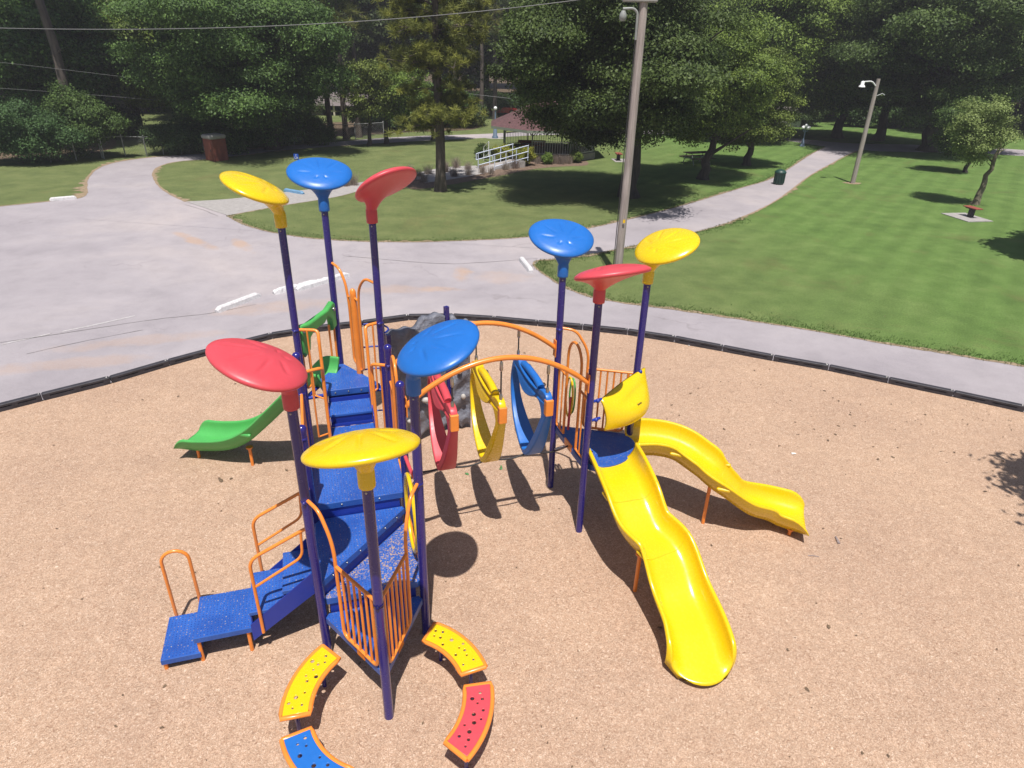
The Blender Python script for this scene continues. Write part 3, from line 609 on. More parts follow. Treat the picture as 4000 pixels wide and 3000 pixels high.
# ------------------------------------------------------------------ slides: swept trough with rolled rims
def slide(name, C, Z, W, depth, color, label, flare=.06, rnd=.30):
    C = [Vector((*c, 0)) for c in C]; n0 = len(C); pts = []; zs = []; K = 8
    for i in range(n0-1):
        p0, p1, p2, p3 = C[max(i-1, 0)], C[i], C[i+1], C[min(i+2, n0-1)]; z0, z1, z2, z3 = Z[max(i-1, 0)], Z[i], Z[i+1], Z[min(i+2, n0-1)]
        for j in range(K+(i == n0-2)):
            t = j/K; f = lambda a, b_, c, d_: .5*((2*b_)+(c-a)*t+(2*a-5*b_+4*c-d_)*t*t+(-a+3*b_-3*c+d_)*t**3); pts.append(f(p0, p1, p2, p3)); zs.append(f(z0, z1, z2, z3))
    n = len(pts); hw = W/2; rr = .03
    prof = []                                  # (lateral, height above bed), outer skin then inner skin
    for i in range(9): a = i/8; prof.append((-hw+.17*(1-math.cos(a*math.pi/2)), depth*(1-math.sin(a*math.pi/2))))
    for i in range(1, 8): prof.append((-hw+.17+(W-.34)*i/8, 0))
    for i in range(9): a = 1-i/8; prof.append((hw-.17*(1-math.cos(a*math.pi/2)), depth*(1-math.sin(a*math.pi/2))))
    rim = lambda s_: [(s_*(hw+rr+rr*math.cos(a)), depth+rr*math.sin(a)) for a in [math.pi*(1-i/6) for i in range(0, 7)]]
    left = [(x, z) for x, z in reversed([(-(hw+rr+rr*math.cos(a)), depth-.004+rr*math.sin(a)) for a in [math.pi-math.pi*1.25*i/7 for i in range(8)]])]
    right = [((hw+rr+rr*math.cos(a)), depth-.004+rr*math.sin(a)) for a in [math.pi-math.pi*1.25*i/7 for i in range(8)]]
    inner = left+prof[1:-1]+right
    outer = [(hw+.045, depth-.05), (hw+.012, depth*.4), (hw-.07, -.035), (-(hw-.07), -.035), (-(hw+.012), depth*.4), (-(hw+.045), depth-.05)]
    sec = inner+outer; m = len(sec); vs = []
    for i in range(n):
        t = (pts[min(i+1, n-1)]-pts[max(i-1, 0)]).normalized(); lat = Vector((-t.y, t.x, 0)); f = i/(n-1); wk = 1+flare*max(0, (f-.85)/.15)
        dk = 1-.75*max(0, (f-.93)/.07)**1.5; rb_ = rnd*W*max(0, (f-.80)/.20)**2
        up_ = ZV
        for x, z in sec: vs.append(pts[i]-t*(rb_*(x/hw)**2)+lat*(x*wk)+ZV*(zs[i]+z*dk if z > 0 else zs[i]+z))
    fs = [(i*m+k, (i+1)*m+k, (i+1)*m+(k+1) % m, i*m+(k+1) % m) for i in range(n-1) for k in range(m)]
    fs += [tuple(range(m)), tuple((n-1)*m+k for k in range(m-1, -1, -1))]
    b = PB(); b.add(vs, fs, True); o = b.out(name, MT[color], label)
    for i in [K*k for k in range(1, n0-2)]:      # moulded seam lines
        if i % (2*K): continue
        b2 = PB(); t = (pts[i+1]-pts[i-1]).normalized(); lat = Vector((-t.y, t.x, 0)); line = [pts[i]+lat*x+ZV*(zs[i]+z+.002) for x, z in inner]
        b2.tube(line, .0045, 5, False); b2.out('seam', MT['yellow_dim'] if color == 'yellow' else MT[color], None, o)
        for s_ in (-1, 1): b2 = PB(); b2.box(pts[i]+lat*s_*(hw+.025)+ZV*(zs[i]+depth*.62), (.20, .06, .055), math.atan2(t.y, t.x), bev=.015); b2.out('joint_flange', MT[color], None, o)
    return o, pts, zs
def leg(x, y, ztop, parent, dx=0, dy=0):
    b = PB(); b.tube([(x, y, -.05), (x+dx, y+dy, ztop)], .028, 12); b.lathe((x+dx, y+dy, ztop-.01), [(.06, 0), (.06, .02)], 12); b.out('support_leg', MT['orange'], None, parent)
# rounded landing where both yellow slides leave the tower
rdv, ylv, blv = P['rd'], P['yl'], P['bl']; mm = (rdv+ylv)/2; e_ = (ylv-rdv).normalized(); o_ = Vector((e_.y, -e_.x, 0)); 
arc = [mm+e_*(.54*math.sin(a))+o_*(.37*math.cos(a)) for a in [R_(x) for x in range(-90, 91, 12)]]
poly = [rdv+(blv-rdv).normalized()*.07, blv+(rdv-blv).normalized()*.07, blv+(ylv-blv).normalized()*.07, ylv+(blv-ylv).normalized()*.07]+arc[::-1]
deck(poly, ZR, .10)
s1, p1, z1 = slide('slide', [(1.52, 8.40), (1.60, 7.95), (1.70, 7.54), (1.84, 7.17), (2.08, 6.84), (2.23, 6.42), (2.34, 5.90), (2.37, 5.33)], [1.245, 1.23, 1.12, .88, .76, .42, .27, .12], .70, .24, 'yellow', 'near yellow wave slide, the longer one in front')
s2, p2, z2 = slide('slide', [(1.86, 8.80), (2.25, 8.84), (2.62, 8.79), (2.98, 8.62), (3.30, 8.46), (3.70, 8.42), (4.15, 8.50), (4.68, 8.36)], [1.245, 1.235, 1.17, 1.0, .78, .46, .25, .17], .66, .24, 'yellow', 'far yellow wave slide curving to the right', .10, -.02)
leg(1.78, 6.90, .72, s1); leg(3.10, 8.42, .84, s2); leg(4.40, 8.20, .16, s2); leg(2.36, 5.62, .12, s1)
od_ = (-.866*U+.5*N); mid = T(.305, 3.91); gp = lambda t: (mid.x+od_.x*t, mid.y+od_.y*t)
s3, p3, z3 = slide('slide', [gp(t) for t in (-.12, .18, .54, 1.0, 1.4, 1.85, 2.4, 2.9)], [1.90, 1.86, 1.50, 1.04, .66, .40, .28, .25], .62, .22, 'green', 'green slide descending to the left', .06, .03)
leg(-4.56, 9.73, .42, s3); leg(-5.60, 9.94, .25, s3)
# yellow hood shield between red-leaf and yellow-leaf posts
hd = (ylv-rdv).normalized(); hn2 = Vector((hd.y, -hd.x, 0)); b = PB(); vs = []; NU, NV = 28, 16
for j in range(NV+1):
    for i in range(NU+1):
        u = i/NU; v = j/NV; t = .17+u*1.22
        top = 2.33+.05*math.sin(math.pi*u)+.07*u*u; bot = 1.87+.02*u+.22*max(0, (u-.8)/.2)**2+.03*math.sin(math.pi*u)
        z = bot+(top-bot)*v; prof_ = math.sin(math.pi*min(1, .30+.70*v))**.8 if v < .999 else 0; bulge = .40*math.sin(math.pi*(u*.93+.07))**.75*prof_+.03*(1-u)
        g_ = .06*math.exp(-((v-.70-.10*u)/.085)**2)*max(0, math.sin(math.pi*min(1, max(0, (u-.15)/.7))))**1.2
        q = rdv+hd*t+hn2*(bulge-g_+.05)+ZV*z; vs.append(q)
k = NU+1; n_ = len(vs); vs += [q-hn2*.03 for q in vs]
fs = [(j*k+i, j*k+i+1, (j+1)*k+i+1, (j+1)*k+i) for j in range(NV) for i in range(NU)]; fs += [tuple(n_+x for x in reversed(f)) for f in list(fs)]
bd = [i for i in range(k)]+[j*k+NU for j in range(1, NV+1)]+[NV*k+i for i in range(NU-1, -1, -1)]+[j*k for j in range(NV-1, 0, -1)]
fs += [(bd[i], bd[i-1], n_+bd[i-1], n_+bd[i]) for i in range(len(bd))]
b.add(vs, fs, True); hoody = b.out('slide_hood', MT['yellow'], 'yellow bulging shield above the slide entrance')
for z in (2.33, 2.02):
    b = PB(); b.tube([rdv+ZV*z, rdv+hd*.2+hn2*.06+ZV*z], .022, 8); b.ball(tuple(rdv+hd*.12+hn2*.05+ZV*z), .034, 10); b.out('hood_bracket', MT['arm_blue'], None, hoody)
b = PB(); b.tube([ylv+ZV*2.37, ylv-hd*.12+hn2*.05+ZV*2.33], .022, 8); b.ball(tuple(ylv+hn2*.06+ZV*2.40), .034, 10); b.out('hood_bracket', MT['arm_blue'], None, hoody)
fc = bpy.data.curves.new('t', 'FONT'); fc.body = 'Burke'; fc.size = .04; fc.align_x = 'CENTER'; fc.extrude = .002; to = bpy.data.objects.new('t', fc); COL.objects.link(to)
bpy.context.view_layer.update(); dgp = bpy.context.evaluated_depsgraph_get(); me = bpy.data.meshes.new_from_object(to.evaluated_get(dgp)); bpy.data.objects.remove(to)
ci = lambda i_, j_: vs[j_*k+i_]
li, lj = 12, 9; tu = (ci(li+2, lj)-ci(li-2, lj)).normalized(); tn = tu.cross(ci(li, lj+1)-ci(li, lj-1)).normalized(); tn = tn if tn.dot(hn2) > 0 else -tn
tv = tn.cross(tu).normalized(); mt = Matrix((tu, tv, tn)).transposed().to_4x4(); mt.translation = ci(li, lj)-OFF+tn*.006; me.transform(mt); me.materials.append(MT['cable']); lo = bpy.data.objects.new('logo_text', me); COL.objects.link(lo); lo.parent = hoody
LOGO = (lo, hoody, tu, tv, tn)

# ------------------------------------------------------------------ arch bridge with hanging pods
A1, A2, A3, A4 = P['P1'], P['rd'], P['P2'], P['bl']
def arch(p, q, z0, zt, z1):
    pts = []
    for i in range(33):
        t = i/32; base = z0+(z1-z0)*t; pts.append(p+(q-p)*(.02+.96*t)+ZV*(base+(zt-(z0+z1)/2)*(1-(2*t-1)**2)**1.0))
    return pts
for p, q in ((A1, A2), (A3, A4)):
    b = PB(); b.tube(arch(p, q, 2.70, 3.20, 2.65), .036, 14); o = b.out('arch_beam', MT['orange'])
    for e, dsg, z in ((p, 1, 2.70), (q, -1, 2.65)):
        dq = (q-p).normalized()*dsg; b = PB(); b.box(e+dq*.06+ZV*z, (.016, .10, .28), math.atan2(dq.y, dq.x), bev=.005); b.out('mounting_plate', MT['orange'], None, o)
d12 = (A2-A1).normalized(); d34 = (A4-A3).normalized()
pod_out = [(-.13, 2.50), (-.06, 2.60), (.10, 2.60), (.25, 2.545), (.6, 2.535), (.95, 2.56), (1.12, 2.63), (1.27, 2.58), (1.37, 2.38), (1.42, 2.12), (1.33, 1.82), (1.10, 1.58), (.80, 1.40), (.62, 1.31), (.46, 1.31), (.30, 1.46), (.12, 1.74), (-.04, 2.1), (-.13, 2.32)]
pod_in = [(.02, 2.26), (.12, 2.40), (.26, 2.40), (.42, 2.33), (.62, 2.29), (.84, 2.32), (1.02, 2.40), (1.18, 2.44), (1.29, 2.34), (1.35, 2.12), (1.27, 1.86), (1.06, 1.64), (.78, 1.47), (.62, 1.39), (.50, 1.40), (.38, 1.54), (.22, 1.80), (.08, 2.08)]
for t, c in ((.655, 'red'), (1.315, 'yellow'), (1.98, 'blue')):
    n1 = A1+d12*t; n2 = A3+d34*(t-.02); u_ = (n2-n1).normalized(); nn_ = Vector((u_.y, -u_.x, 0))
    po = plate('hanging_pod', sm2(pod_out, 4), n1, u_, ZV, nn_, .18, c, [sm2(pod_in, 4)], .018, f'{c} hanging step pod', None, lambda x, y: max(.5, .50+.98*max(0, math.sin(math.pi*(x+.16)/1.70))**1.1*min(1, max(0, (2.75-y)/.6))))
    # moulded grip pad along the top
    b = PB(); b.tube(rounded([n1+u_*.22+ZV*2.56, n1+u_*.40+ZV*2.60, n1+u_*.80+ZV*2.60, n1+u_*.98+ZV*2.57], .1), .055, 12); b.out('grip', MT[c], None, po)
    for x in (.30, .92):
        b = PB(); b.box(n1+u_*x+nn_*.04+ZV*2.565, (.07, .10, .03), math.atan2(u_.y, u_.x), bev=.008); b.out('hand_hole', MT['cable'], None, po)
    b = PB(); b.box(n1-u_*.10+ZV*2.42, (.09, .11, .24), math.atan2(u_.y, u_.x), bev=.008); b.out('bracket', MT['orange'], None, po)
    b = PB(); b.box(n1+u_*1.30+ZV*2.48, (.07, .10, .16), math.atan2(u_.y, u_.x), bev=.008); b.out('bracket', MT['orange'], None, po)
    for base, dz_, (pz) in ((A1+d12*t-u_*.02, 0, None), (A3+d34*(t-.02)+u_*.03, 0, None)):
        fr = t/2.645; zt_ = 2.675+.525*(1-(2*(t/2.6)-1)**2)-.03; zb_ = 2.56
        b = PB(); b.tube([base+ZV*zb_, base+ZV*zt_], .011, 8); cb = b.out('cable', MT['cable'], None, po)
        b = PB(); b.lathe(base, [(.012, zt_-.15), (.024, zt_-.13), (.022, zt_-.03), (.01, zt_)], 10); b.out('swage_fitting', MT['steel'], None, cb)
        b = PB(); b.lathe(base, [(.012, zb_-.02), (.022, zb_), (.024, zb_+.10), (.012, zb_+.13)], 10); b.out('swage_fitting', MT['steel'], None, cb)
mc = [(A1+A3)/2+ZV*(ZS-.05)]+[(A1+d12*t+A3+d34*t)/2-u_*.05+ZV*1.30 for t in (.655, 1.315, 1.98)]+[(A2+A4)/2+ZV*(ZR-.03)]
L = []
for a, b_ in zip(mc, mc[1:]):
    for i in range(8): f = i/8; L.append(a+(b_-a)*f-ZV*.07*math.sin(math.pi*f))
b = PB(); b.tube(L+[mc[-1]], .014, 8); b.out('foot_cable', MT['cable'])
b = PB(); b.tube([mc[-1]-d12*.22-ZV*.03, mc[-1]-d12*.06], .026, 10); b.out('cable_end', MT['steel'])

# ------------------------------------------------------------------ entry steps on the left with hand rails
for a0, a1, z, nm in ((-1.90, -1.46, .21, 'lower_step'), (-1.50, -.83, .45, 'landing'), (-.84, -.42, .69, 'step_tread'), (-.43, -.03, .93, 'step_tread')):
    b_lo, b_hi = (.27, .97); deck([T(a0, b_lo), T(a1, b_lo), T(a1, b_hi), T(a0, b_hi)], z, .075 if z < .5 else .05, name=nm)
for a, z0, z1 in ((-.835, .46, .66), (-.425, .66, .9), (-.02, .9, 1.1)):
    b = PB(); b.prism([(q.x, q.y) for q in (T(a, .28), T(a, .96), T(a+.014, .96), T(a+.014, .28))], z0, z1); b.out('riser', MT['arm_blue'])
for bb_ in (.262, .970):
    b = PB(); q = [(-.85, .24), (-.85, .50), (-.02, 1.17), (.0, 1.17), (.0, .86)]; vs = [T(x, bb_, z) for x, z in q]+[T(x, bb_+.012, z) for x, z in q]
    b.add(vs, [(0, 1, 2, 3, 4), (9, 8, 7, 6, 5)]+[(i, i+5, (i+1) % 5+5, (i+1) % 5) for i in range(5)]); b.out('stringer', MT['arm_blue'])
for bb_ in (.245, .995):
    b = PB(); b.tube(rounded([T(-.72, bb_, .36), T(-.72, bb_, 1.50), T(-.08, bb_, 1.81), T(.0, bb_, 1.84)], .13, 6), .021, 10)
    b.tube(rounded([T(-.70, bb_, 1.10), T(-.14, bb_, 1.42), T(-.12, bb_, 1.78)], .10, 6), .017, 10); b.out('stair_hand_rail', MT['orange'])
b = PB(); b.tube([T(-1.82, .985, -.04)]+[T(-1.665+.155*math.cos(math.pi*(1-i/10)), .985, 1.07+.155*math.sin(math.pi*i/10)) for i in range(11)]+[T(-1.51, .985, -.04)], .021, 10); b.out('grab_hoop', MT['orange'])
for a, bb_, z in ((-1.87, .31, .14), (-1.87, .93, .14), (-1.46, .31, .38), (-.90, .31, .38), (-.90, .93, .38), (-1.46, .93, .38)):
    b = PB(); b.tube([T(a, bb_, -.05), T(a, bb_, z)], .024, 10); b.out('support_leg', MT['orange'])

# ------------------------------------------------------------------ activity panel between the blue-leaf post and the short post
p, q = P['B'], P['P1']; ad = (q-p).normalized(); an = Vector((ad.y, -ad.x, 0)); at2 = lambda t, z, o=0: p+ad*t+an*o+ZV*z
ring = [at2(.62+.42*math.cos(a), 1.50+.52*math.sin(a), -.03) for a in [2*math.pi*i/40 for i in range(41)]]
b = PB(); b.tube(ring, .026, 10, False); ap = b.out('activity_ring', MT['yellow'], 'yellow ring of the activity panel')
ring = [at2(.62+.30*math.cos(a), 1.50+.40*math.sin(a), .05) for a in [2*math.pi*i/40 for i in range(41)]]
b = PB(); b.tube(ring, .020, 10, False); b.out('activity_ring', MT['yellow'])
b = PB(); b.tube(rounded([at2(1.12, 2.02, 0), at2(.9, 1.98, .02), at2(.36, 2.08, .05), at2(.05, 1.9, 0)], .1), .024, 10); b.tube([at2(.36, 2.05, .05), at2(.45, 1.15, .03)], .018, 8); b.out('panel_bar', MT['red'], 'red bar of the activity panel')
b = PB(); b.lathe(at2(.62, 1.5, -.02), [(.17, 0), (.19, .015), (.17, .03), (.01, .03)], 24, an); b.out('spinner_disc', MT['arm_blue'])
for z in (1.42, 1.52, 1.62): b = PB(); b.tube([at2(.40, z, .07), at2(.84, z, .07)], .016, 8); b.ball(tuple(at2(.62, z, .07)), .035, 10); b.out('sliding_bead', MT['yellow'])
b = PB(); b.tube([at2(.05, 1.04, 0), at2(1.17, 1.04, 0)], .02, 8); b.out('panel_bar', MT['orange'])
# game panel by the archway of the right tower
p, q = P['bl'], P['rd']; ad = (q-p).normalized(); an = Vector((-ad.y, ad.x, 0)); 
if an.x < 0: an = -an
b = PB(); b.tube([P['bl']+ad*.16+an*.12+ZV*(1.9+.34*math.sin(a))+ad*(.10+.13*math.cos(a)) for a in [2*math.pi*i/24 for i in range(25)]], .016, 8, False); b.out('activity_ring', MT['yellow'])
b = PB(); b.tube([P['bl']+ad*.22+an*.18+ZV*(1.9+.3*math.sin(a))+ad*(.02+.10*math.cos(a)) for a in [2*math.pi*i/24 for i in range(25)]], .014, 8, False); b.out('activity_ring', MT['green'])
b = PB(); b.tube([P['bl']+ad*.34+an*.1+ZV*1.36, P['bl']+ad*.36+an*.1+ZV*1.95], .02, 8); b.out('panel_bar', MT['red'])

# ------------------------------------------------------------------ rock climbing wall
def rockwall(pl_, z0f, z1f, seed, th=.13):
    rg = np.random.default_rng(seed); NX, NZ = 44, 46; vs = []
    cum = [0]
    for a, b_ in zip(pl_, pl_[1:]): cum.append(cum[-1]+(b_-a).length)
    ph = rg.uniform(0, 6.28, (14, 3)); kk = rg.uniform(-16, 16, (14, 2)); am = rg.uniform(.004, .013, 14)
    for j in range(NZ+1):
        for i in range(NX+1):
            s = i/NX*cum[-1]; k = max(x for x in range(len(pl_)-1) if cum[x] <= s+1e-9); f = (s-cum[k])/(cum[k+1]-cum[k]); c = pl_[k]+(pl_[k+1]-pl_[k])*f; dr = (pl_[k+1]-pl_[k]).normalized(); nr = Vector((dr.y, -dr.x, 0))
            z0 = z0f(i/NX); z1 = z1f(i/NX); z = z0+(z1-z0)*j/NZ
            h = float(np.sum(am*np.sin(kk[:, 0]*s+kk[:, 1]*z+ph[:, 0]))); h2 = abs(math.sin(5*s+2.2*z+ph[0, 1]))*.012+abs(math.sin(3.1*z-4*s+ph[1, 1]))*.012
            e = min(1, min(i, NX-i, j, NZ-j)/3); vs.append(c+nr*((h+h2)*e+.03)+ZV*z)
    k = NX+1; n_ = len(vs); bk = []
    for idx, v in enumerate(vs):
        i = idx % k; s = i/NX*cum[-1]; kq = max(x for x in range(len(pl_)-1) if cum[x] <= s+1e-9); dr = (pl_[kq+1]-pl_[kq]).normalized(); bk.append(v-Vector((dr.y, -dr.x, 0))*th)
    fs = [(j*k+i, j*k+i+1, (j+1)*k+i+1, (j+1)*k+i) for j in range(NZ) for i in range(NX)]; fs += [tuple(n_+x for x in reversed(f)) for f in list(fs)]
    bd = [i for i in range(k)]+[j*k+NX for j in range(1, NZ+1)]+[NZ*k+i for i in range(NX-1, -1, -1)]+[j*k for j in range(NZ-1, 0, -1)]
    fs += [(bd[i], bd[i-1], n_+bd[i-1], n_+bd[i]) for i in range(len(bd))]
    b = PB(); b.add(vs+bk, fs, True); return b.out('climbing_wall', MT['rock'], 'grey rock-textured climbing wall panel')
WL, WM = Vector((-2.13, 10.34, 0)), Vector((-1.205, 11.11, 0))
w1 = rockwall([WL, WM-(WM-WL).normalized()*.05], lambda u: .14+.12*abs(math.sin(u*7)), lambda u: 2.32+.20*u+.05*math.sin(u*11)+.03*math.sin(u*23), 3)
w2 = rockwall([Vector((-1.15, 11.11, 0)), Vector((-.80, 11.20, 0))], lambda u: .08+.1*abs(math.sin(u*6)), lambda u: 2.40-.15*u+.05*math.sin(u*9), 5)
for q, z in ((WL, 2.36), (WM, 2.60)):
    b = PB(); b.box(q+ZV*z/2, (.075, .075, z), math.atan2(.79, .95)); b.out('wall_post', MT['post'])
wd = (WM-WL).normalized(); wn = Vector((wd.y, -wd.x, 0))
for i, (t, z, s_) in enumerate(((.20, 1.72, 1), (.62, .95, 1.3), (.28, .62, 1), (.92, 1.45, .9), (.75, 2.0, 1), (.45, 1.32, 1))):
    b = PB(); b.ball(tuple(WL+wd*t+wn*.14+ZV*z), .05*s_, 10, (1.5, .8, .9)); b.out('hand_hold', MT['hold'], None, w1)
for (x, y, z) in ((-.86, 11.10, 1.75), (-.98, 11.05, 1.35), (-.85, 11.12, 2.1), (-.92, 11.08, .8)):
    b = PB(); b.ball((x, y, z), .05, 10, (1, .8, 1.2)); b.out('hand_hold', MT['hold'], None, w2)
for z in (.5, 1.0, 1.5, 2.0): b = PB(); b.tube([P['RB']+ZV*z+Vector((.0, .05, 0)), WL+ZV*z], .015, 8); b.out('rung', MT['arm_blue'])

# ------------------------------------------------------------------ curved stepping platforms (things of their own)
CX, CY = -1.245, 4.786
def pod_arc(name, a0, a1, color, label):
    root = empty(name, (CX, CY, 0)); ri, ro = .796, 1.138; inset = .045
    def sec(r0, r1, b0, b1):
        A_ = [R_(b0+(b1-b0)*i/16) for i in range(17)]; return [(r1*math.cos(a), r1*math.sin(a)) for a in A_]+[(r0*math.cos(a), r0*math.sin(a)) for a in reversed(A_)]
    rg = random.Random(int(a0*7+3)); holes = []; da = 3.2; tries = 0
    while len(holes) < 13 and tries < 900:
        tries += 1; r = rg.uniform(ri+.085, ro-.085); a = R_(rg.uniform(a0+5, a1-5)); hr = rg.choice([.017, .021, .027]); x, y = r*math.cos(a), r*math.sin(a)
        if all(math.hypot(x-h[0], y-h[1]) > h[2]+hr+.034 for h in holes): holes.append((x, y, hr))
    def flat(nm, pts, hl, z, th, bev, mat):
        cu = bpy.data.curves.new('c', 'CURVE'); cu.dimensions = '2D'; cu.fill_mode = 'BOTH'; cu.extrude = th/2-bev; cu.bevel_depth = bev; cu.bevel_resolution = 1
        for L in [pts]+hl:
            s = cu.splines.new('POLY'); s.points.add(len(L)-1); s.use_cyclic_u = True
            for i, q in enumerate(L): s.points[i].co = (q[0], q[1], 0, 1)
        ob = bpy.data.objects.new('tmp', cu); COL.objects.link(ob); bpy.context.view_layer.update(); dg_ = bpy.context.evaluated_depsgraph_get(); me = bpy.data.meshes.new_from_object(ob.evaluated_get(dg_)); bpy.data.objects.remove(ob); bpy.data.curves.remove(cu)
        me.transform(Matrix.Translation((0, 0, z))); me.materials.clear(); me.materials.append(MT[mat]); me.name = nm; ob = bpy.data.objects.new(nm, me); COL.objects.link(ob); ob.parent = root; return ob
    flat('perforated_top', sec(ri+inset, ro-inset, a0+2.3, a1-2.3), [[(x+r*math.cos(k*math.pi/7), y+r*math.sin(k*math.pi/7)) for k in range(14)] for x, y, r in holes], .495, .02, .004, color)
    fr = MB(); L = sec(ri+.022, ro-.022, a0+1.1, a1-1.1); fr.tube([(x, y, .485) for x, y in L]+[(L[0][0], L[0][1], .485)], .027, 8); fr.build('frame', MT['orange'], root)
    for a in (a0+9, a1-9):
        x, y = .99*math.cos(R_(a)), .99*math.sin(R_(a)); b = MB(); b.tube([(x, y, -.05), (x, y, .47)], .024, 12); b.tube([((ri+.03)*math.cos(R_(a)), (ri+.03)*math.sin(R_(a)), .468), ((ro-.03)*math.cos(R_(a)), (ro-.03)*math.sin(R_(a)), .468)], .018, 8); b.build('leg', MT['post'], root)
    tag(root, label, 'stepping platform', 'curved stepping platforms in a ring'); return root
pod_arc('stepping_platform', 142, 195.5, 'yellow', 'curved yellow stepping platform with holes, below the red-leaf post on the left of the ring')
pod_arc('stepping_platform', 22, 71.5, 'yellow', 'curved yellow stepping platform with holes, right of the orange barred corner')
pod_arc('stepping_platform', -38, 12.5, 'red', 'curved red stepping platform with an orange rim')
pod_arc('stepping_platform', 206, 257, 'blue', 'curved light blue stepping platform at the bottom edge of the picture')
#PART2

# ================================================================== TREES
def leaves(C, OUT, per, spread, size, rg, flat=.6, asp=.55, up_bias=.5):
    """C: twig centres (n,3), OUT: outward directions -> leaf quads scattered round each twig"""
    n = len(C)*per; c = np.repeat(C, per, 0)+rg.normal(0, 1, (n, 3))*np.array([spread, spread, spread*flat])
    nr = rg.normal(0, .55, (n, 3))+np.repeat(OUT, per, 0)*.75; nr[:, 2] += up_bias; nr /= np.linalg.norm(nr, axis=1)[:, None]
    t = rg.normal(0, 1, (n, 3)); t[:, 2] -= .5; t -= nr*np.sum(t*nr, 1)[:, None]; t /= np.linalg.norm(t, axis=1)[:, None]; b = np.cross(nr, t)
    s = (size*rg.uniform(.6, 1.35, n))[:, None]; L = t*s*.5; W = b*s*.5*asp
    V = np.stack([c-L, c+W-L*.1, c+L, c-W-L*.1], 1).reshape(-1, 3); Fq = np.arange(n*4).reshape(-1, 4); return V, Fq
def twig_centres(lobes, n, rg, shell=.28):
    w_ = np.array([l[3]*l[4]+l[4]*l[5]+l[3]*l[5] for l in lobes]); k = rg.choice(len(lobes), n, p=w_/w_.sum()); L = np.array(lobes)[k]
    d = rg.normal(0, 1, (n, 3)); d /= np.linalg.norm(d, axis=1)[:, None]; r = rg.uniform(1-shell, 1.04, n); fl_ = rg.random(n) < .62; d[fl_, 2] = np.abs(d[fl_, 2])
    return L[:, :3]+d*r[:, None]*L[:, 3:6], d
def make_lobes(cx, cy, cz, rx, ry, rz, rg, n=16, k=.42):
    """one inner mass and many small outer masses with gaps between them"""
    out = [(cx, cy, cz, rx*.5, ry*.5, rz*.55)]; m = n*3 if n > 12 else n*2; ga = 2.399963
    for i in range(m):
        z = 1-2*(i+.5)/m+rg.uniform(-.08, .08); z = max(-.97, min(.97, z)); q = math.sqrt(1-z*z); a = i*ga+rg.uniform(-.3, .3); f = rg.uniform(.55, 1.02)*(1 if z > -.2 else .9); s = (k*.52 if n > 12 else k*.66)*rg.uniform(.5, 1.35)
        sx = s*rg.uniform(.9, 1.5)
        out.append((cx+rx*f*q*math.cos(a), cy+ry*f*q*math.sin(a), cz+rz*f*z, rx*sx, ry*sx, rz*s*.62))
    return out
def crown_mesh(name, lobes, twigs, per, spread, size, mat, seed, parent, flat=.5, asp=.55, up=.5):
    rg = np.random.default_rng(seed); C, OUT = twig_centres(lobes, twigs, rg); size *= .68; per = int(per*2.1); spread *= .9; V, Fq = leaves(C, OUT, per, spread, size, rg, flat, asp, up)
    tw = np.repeat(rg.random(twigs), per); rn = np.clip(.55*tw+.45*rg.random(len(Fq)), 0, 1); return npmesh(name, V, Fq, MT[mat], parent, rn)
def trunk_mesh(parent, h, r, seed, lean=(0, 0), limbs=6, spread=2.5, hl=None, bark='bark', flare=1.5, start=.35, forks=0):
    rg = random.Random(seed); b = MB(); pts = []; rs = []; n = 12
    for i in range(n+1):
        t = i/n; pts.append((lean[0]*t+rg.uniform(-1, 1)*r*.35*(t > .05), lean[1]*t+rg.uniform(-1, 1)*r*.35*(t > .05), -.1+h*t)); rs.append(r*(1-.78*t)*(1+(flare-1)*max(0, 1-t*9)**1.5))
    b.tube(pts, rs, 12)
    for k in range(limbs):
        t = start+(.92-start)*k/max(1, limbs-1) if limbs > 1 else start; i = min(n-1, int(t*n)); p = Vector(pts[i]); a = rg.uniform(0, 6.28)+k*2.4; L = spread*rg.uniform(.6, 1.1)*(1.15-t*.5)
        q = p+Vector((math.cos(a)*L*.5, math.sin(a)*L*.5, L*.35)); e = p+Vector((math.cos(a+.2)*L, math.sin(a+.2)*L, L*.75)); rr = rs[i]*.5
        b.tube(rounded([p, q, e], L*.3, 4), rr, 8, True, rr*.25)
        for m in range(2):
            a2 = a+rg.uniform(-1, 1); b.tube([q, q+Vector((math.cos(a2), math.sin(a2), .7))*L*.45], rr*.5, 6, True, rr*.15)
    return b.build('trunk', MT[bark], parent)
def ext(Y, x0, x1, y0, y1):                  # picture extents at distance Y -> X range, Z range
    a = H(x0*1.8083, (y0+y1)/2*1.8083, Y); c = H(x1*1.8083, (y0+y1)/2*1.8083, Y); xm = (x0+x1)/2*1.8083
    return a[0], c[0], H(xm, y1*1.8083, Y)[1], H(xm, y0*1.8083, Y)[1]
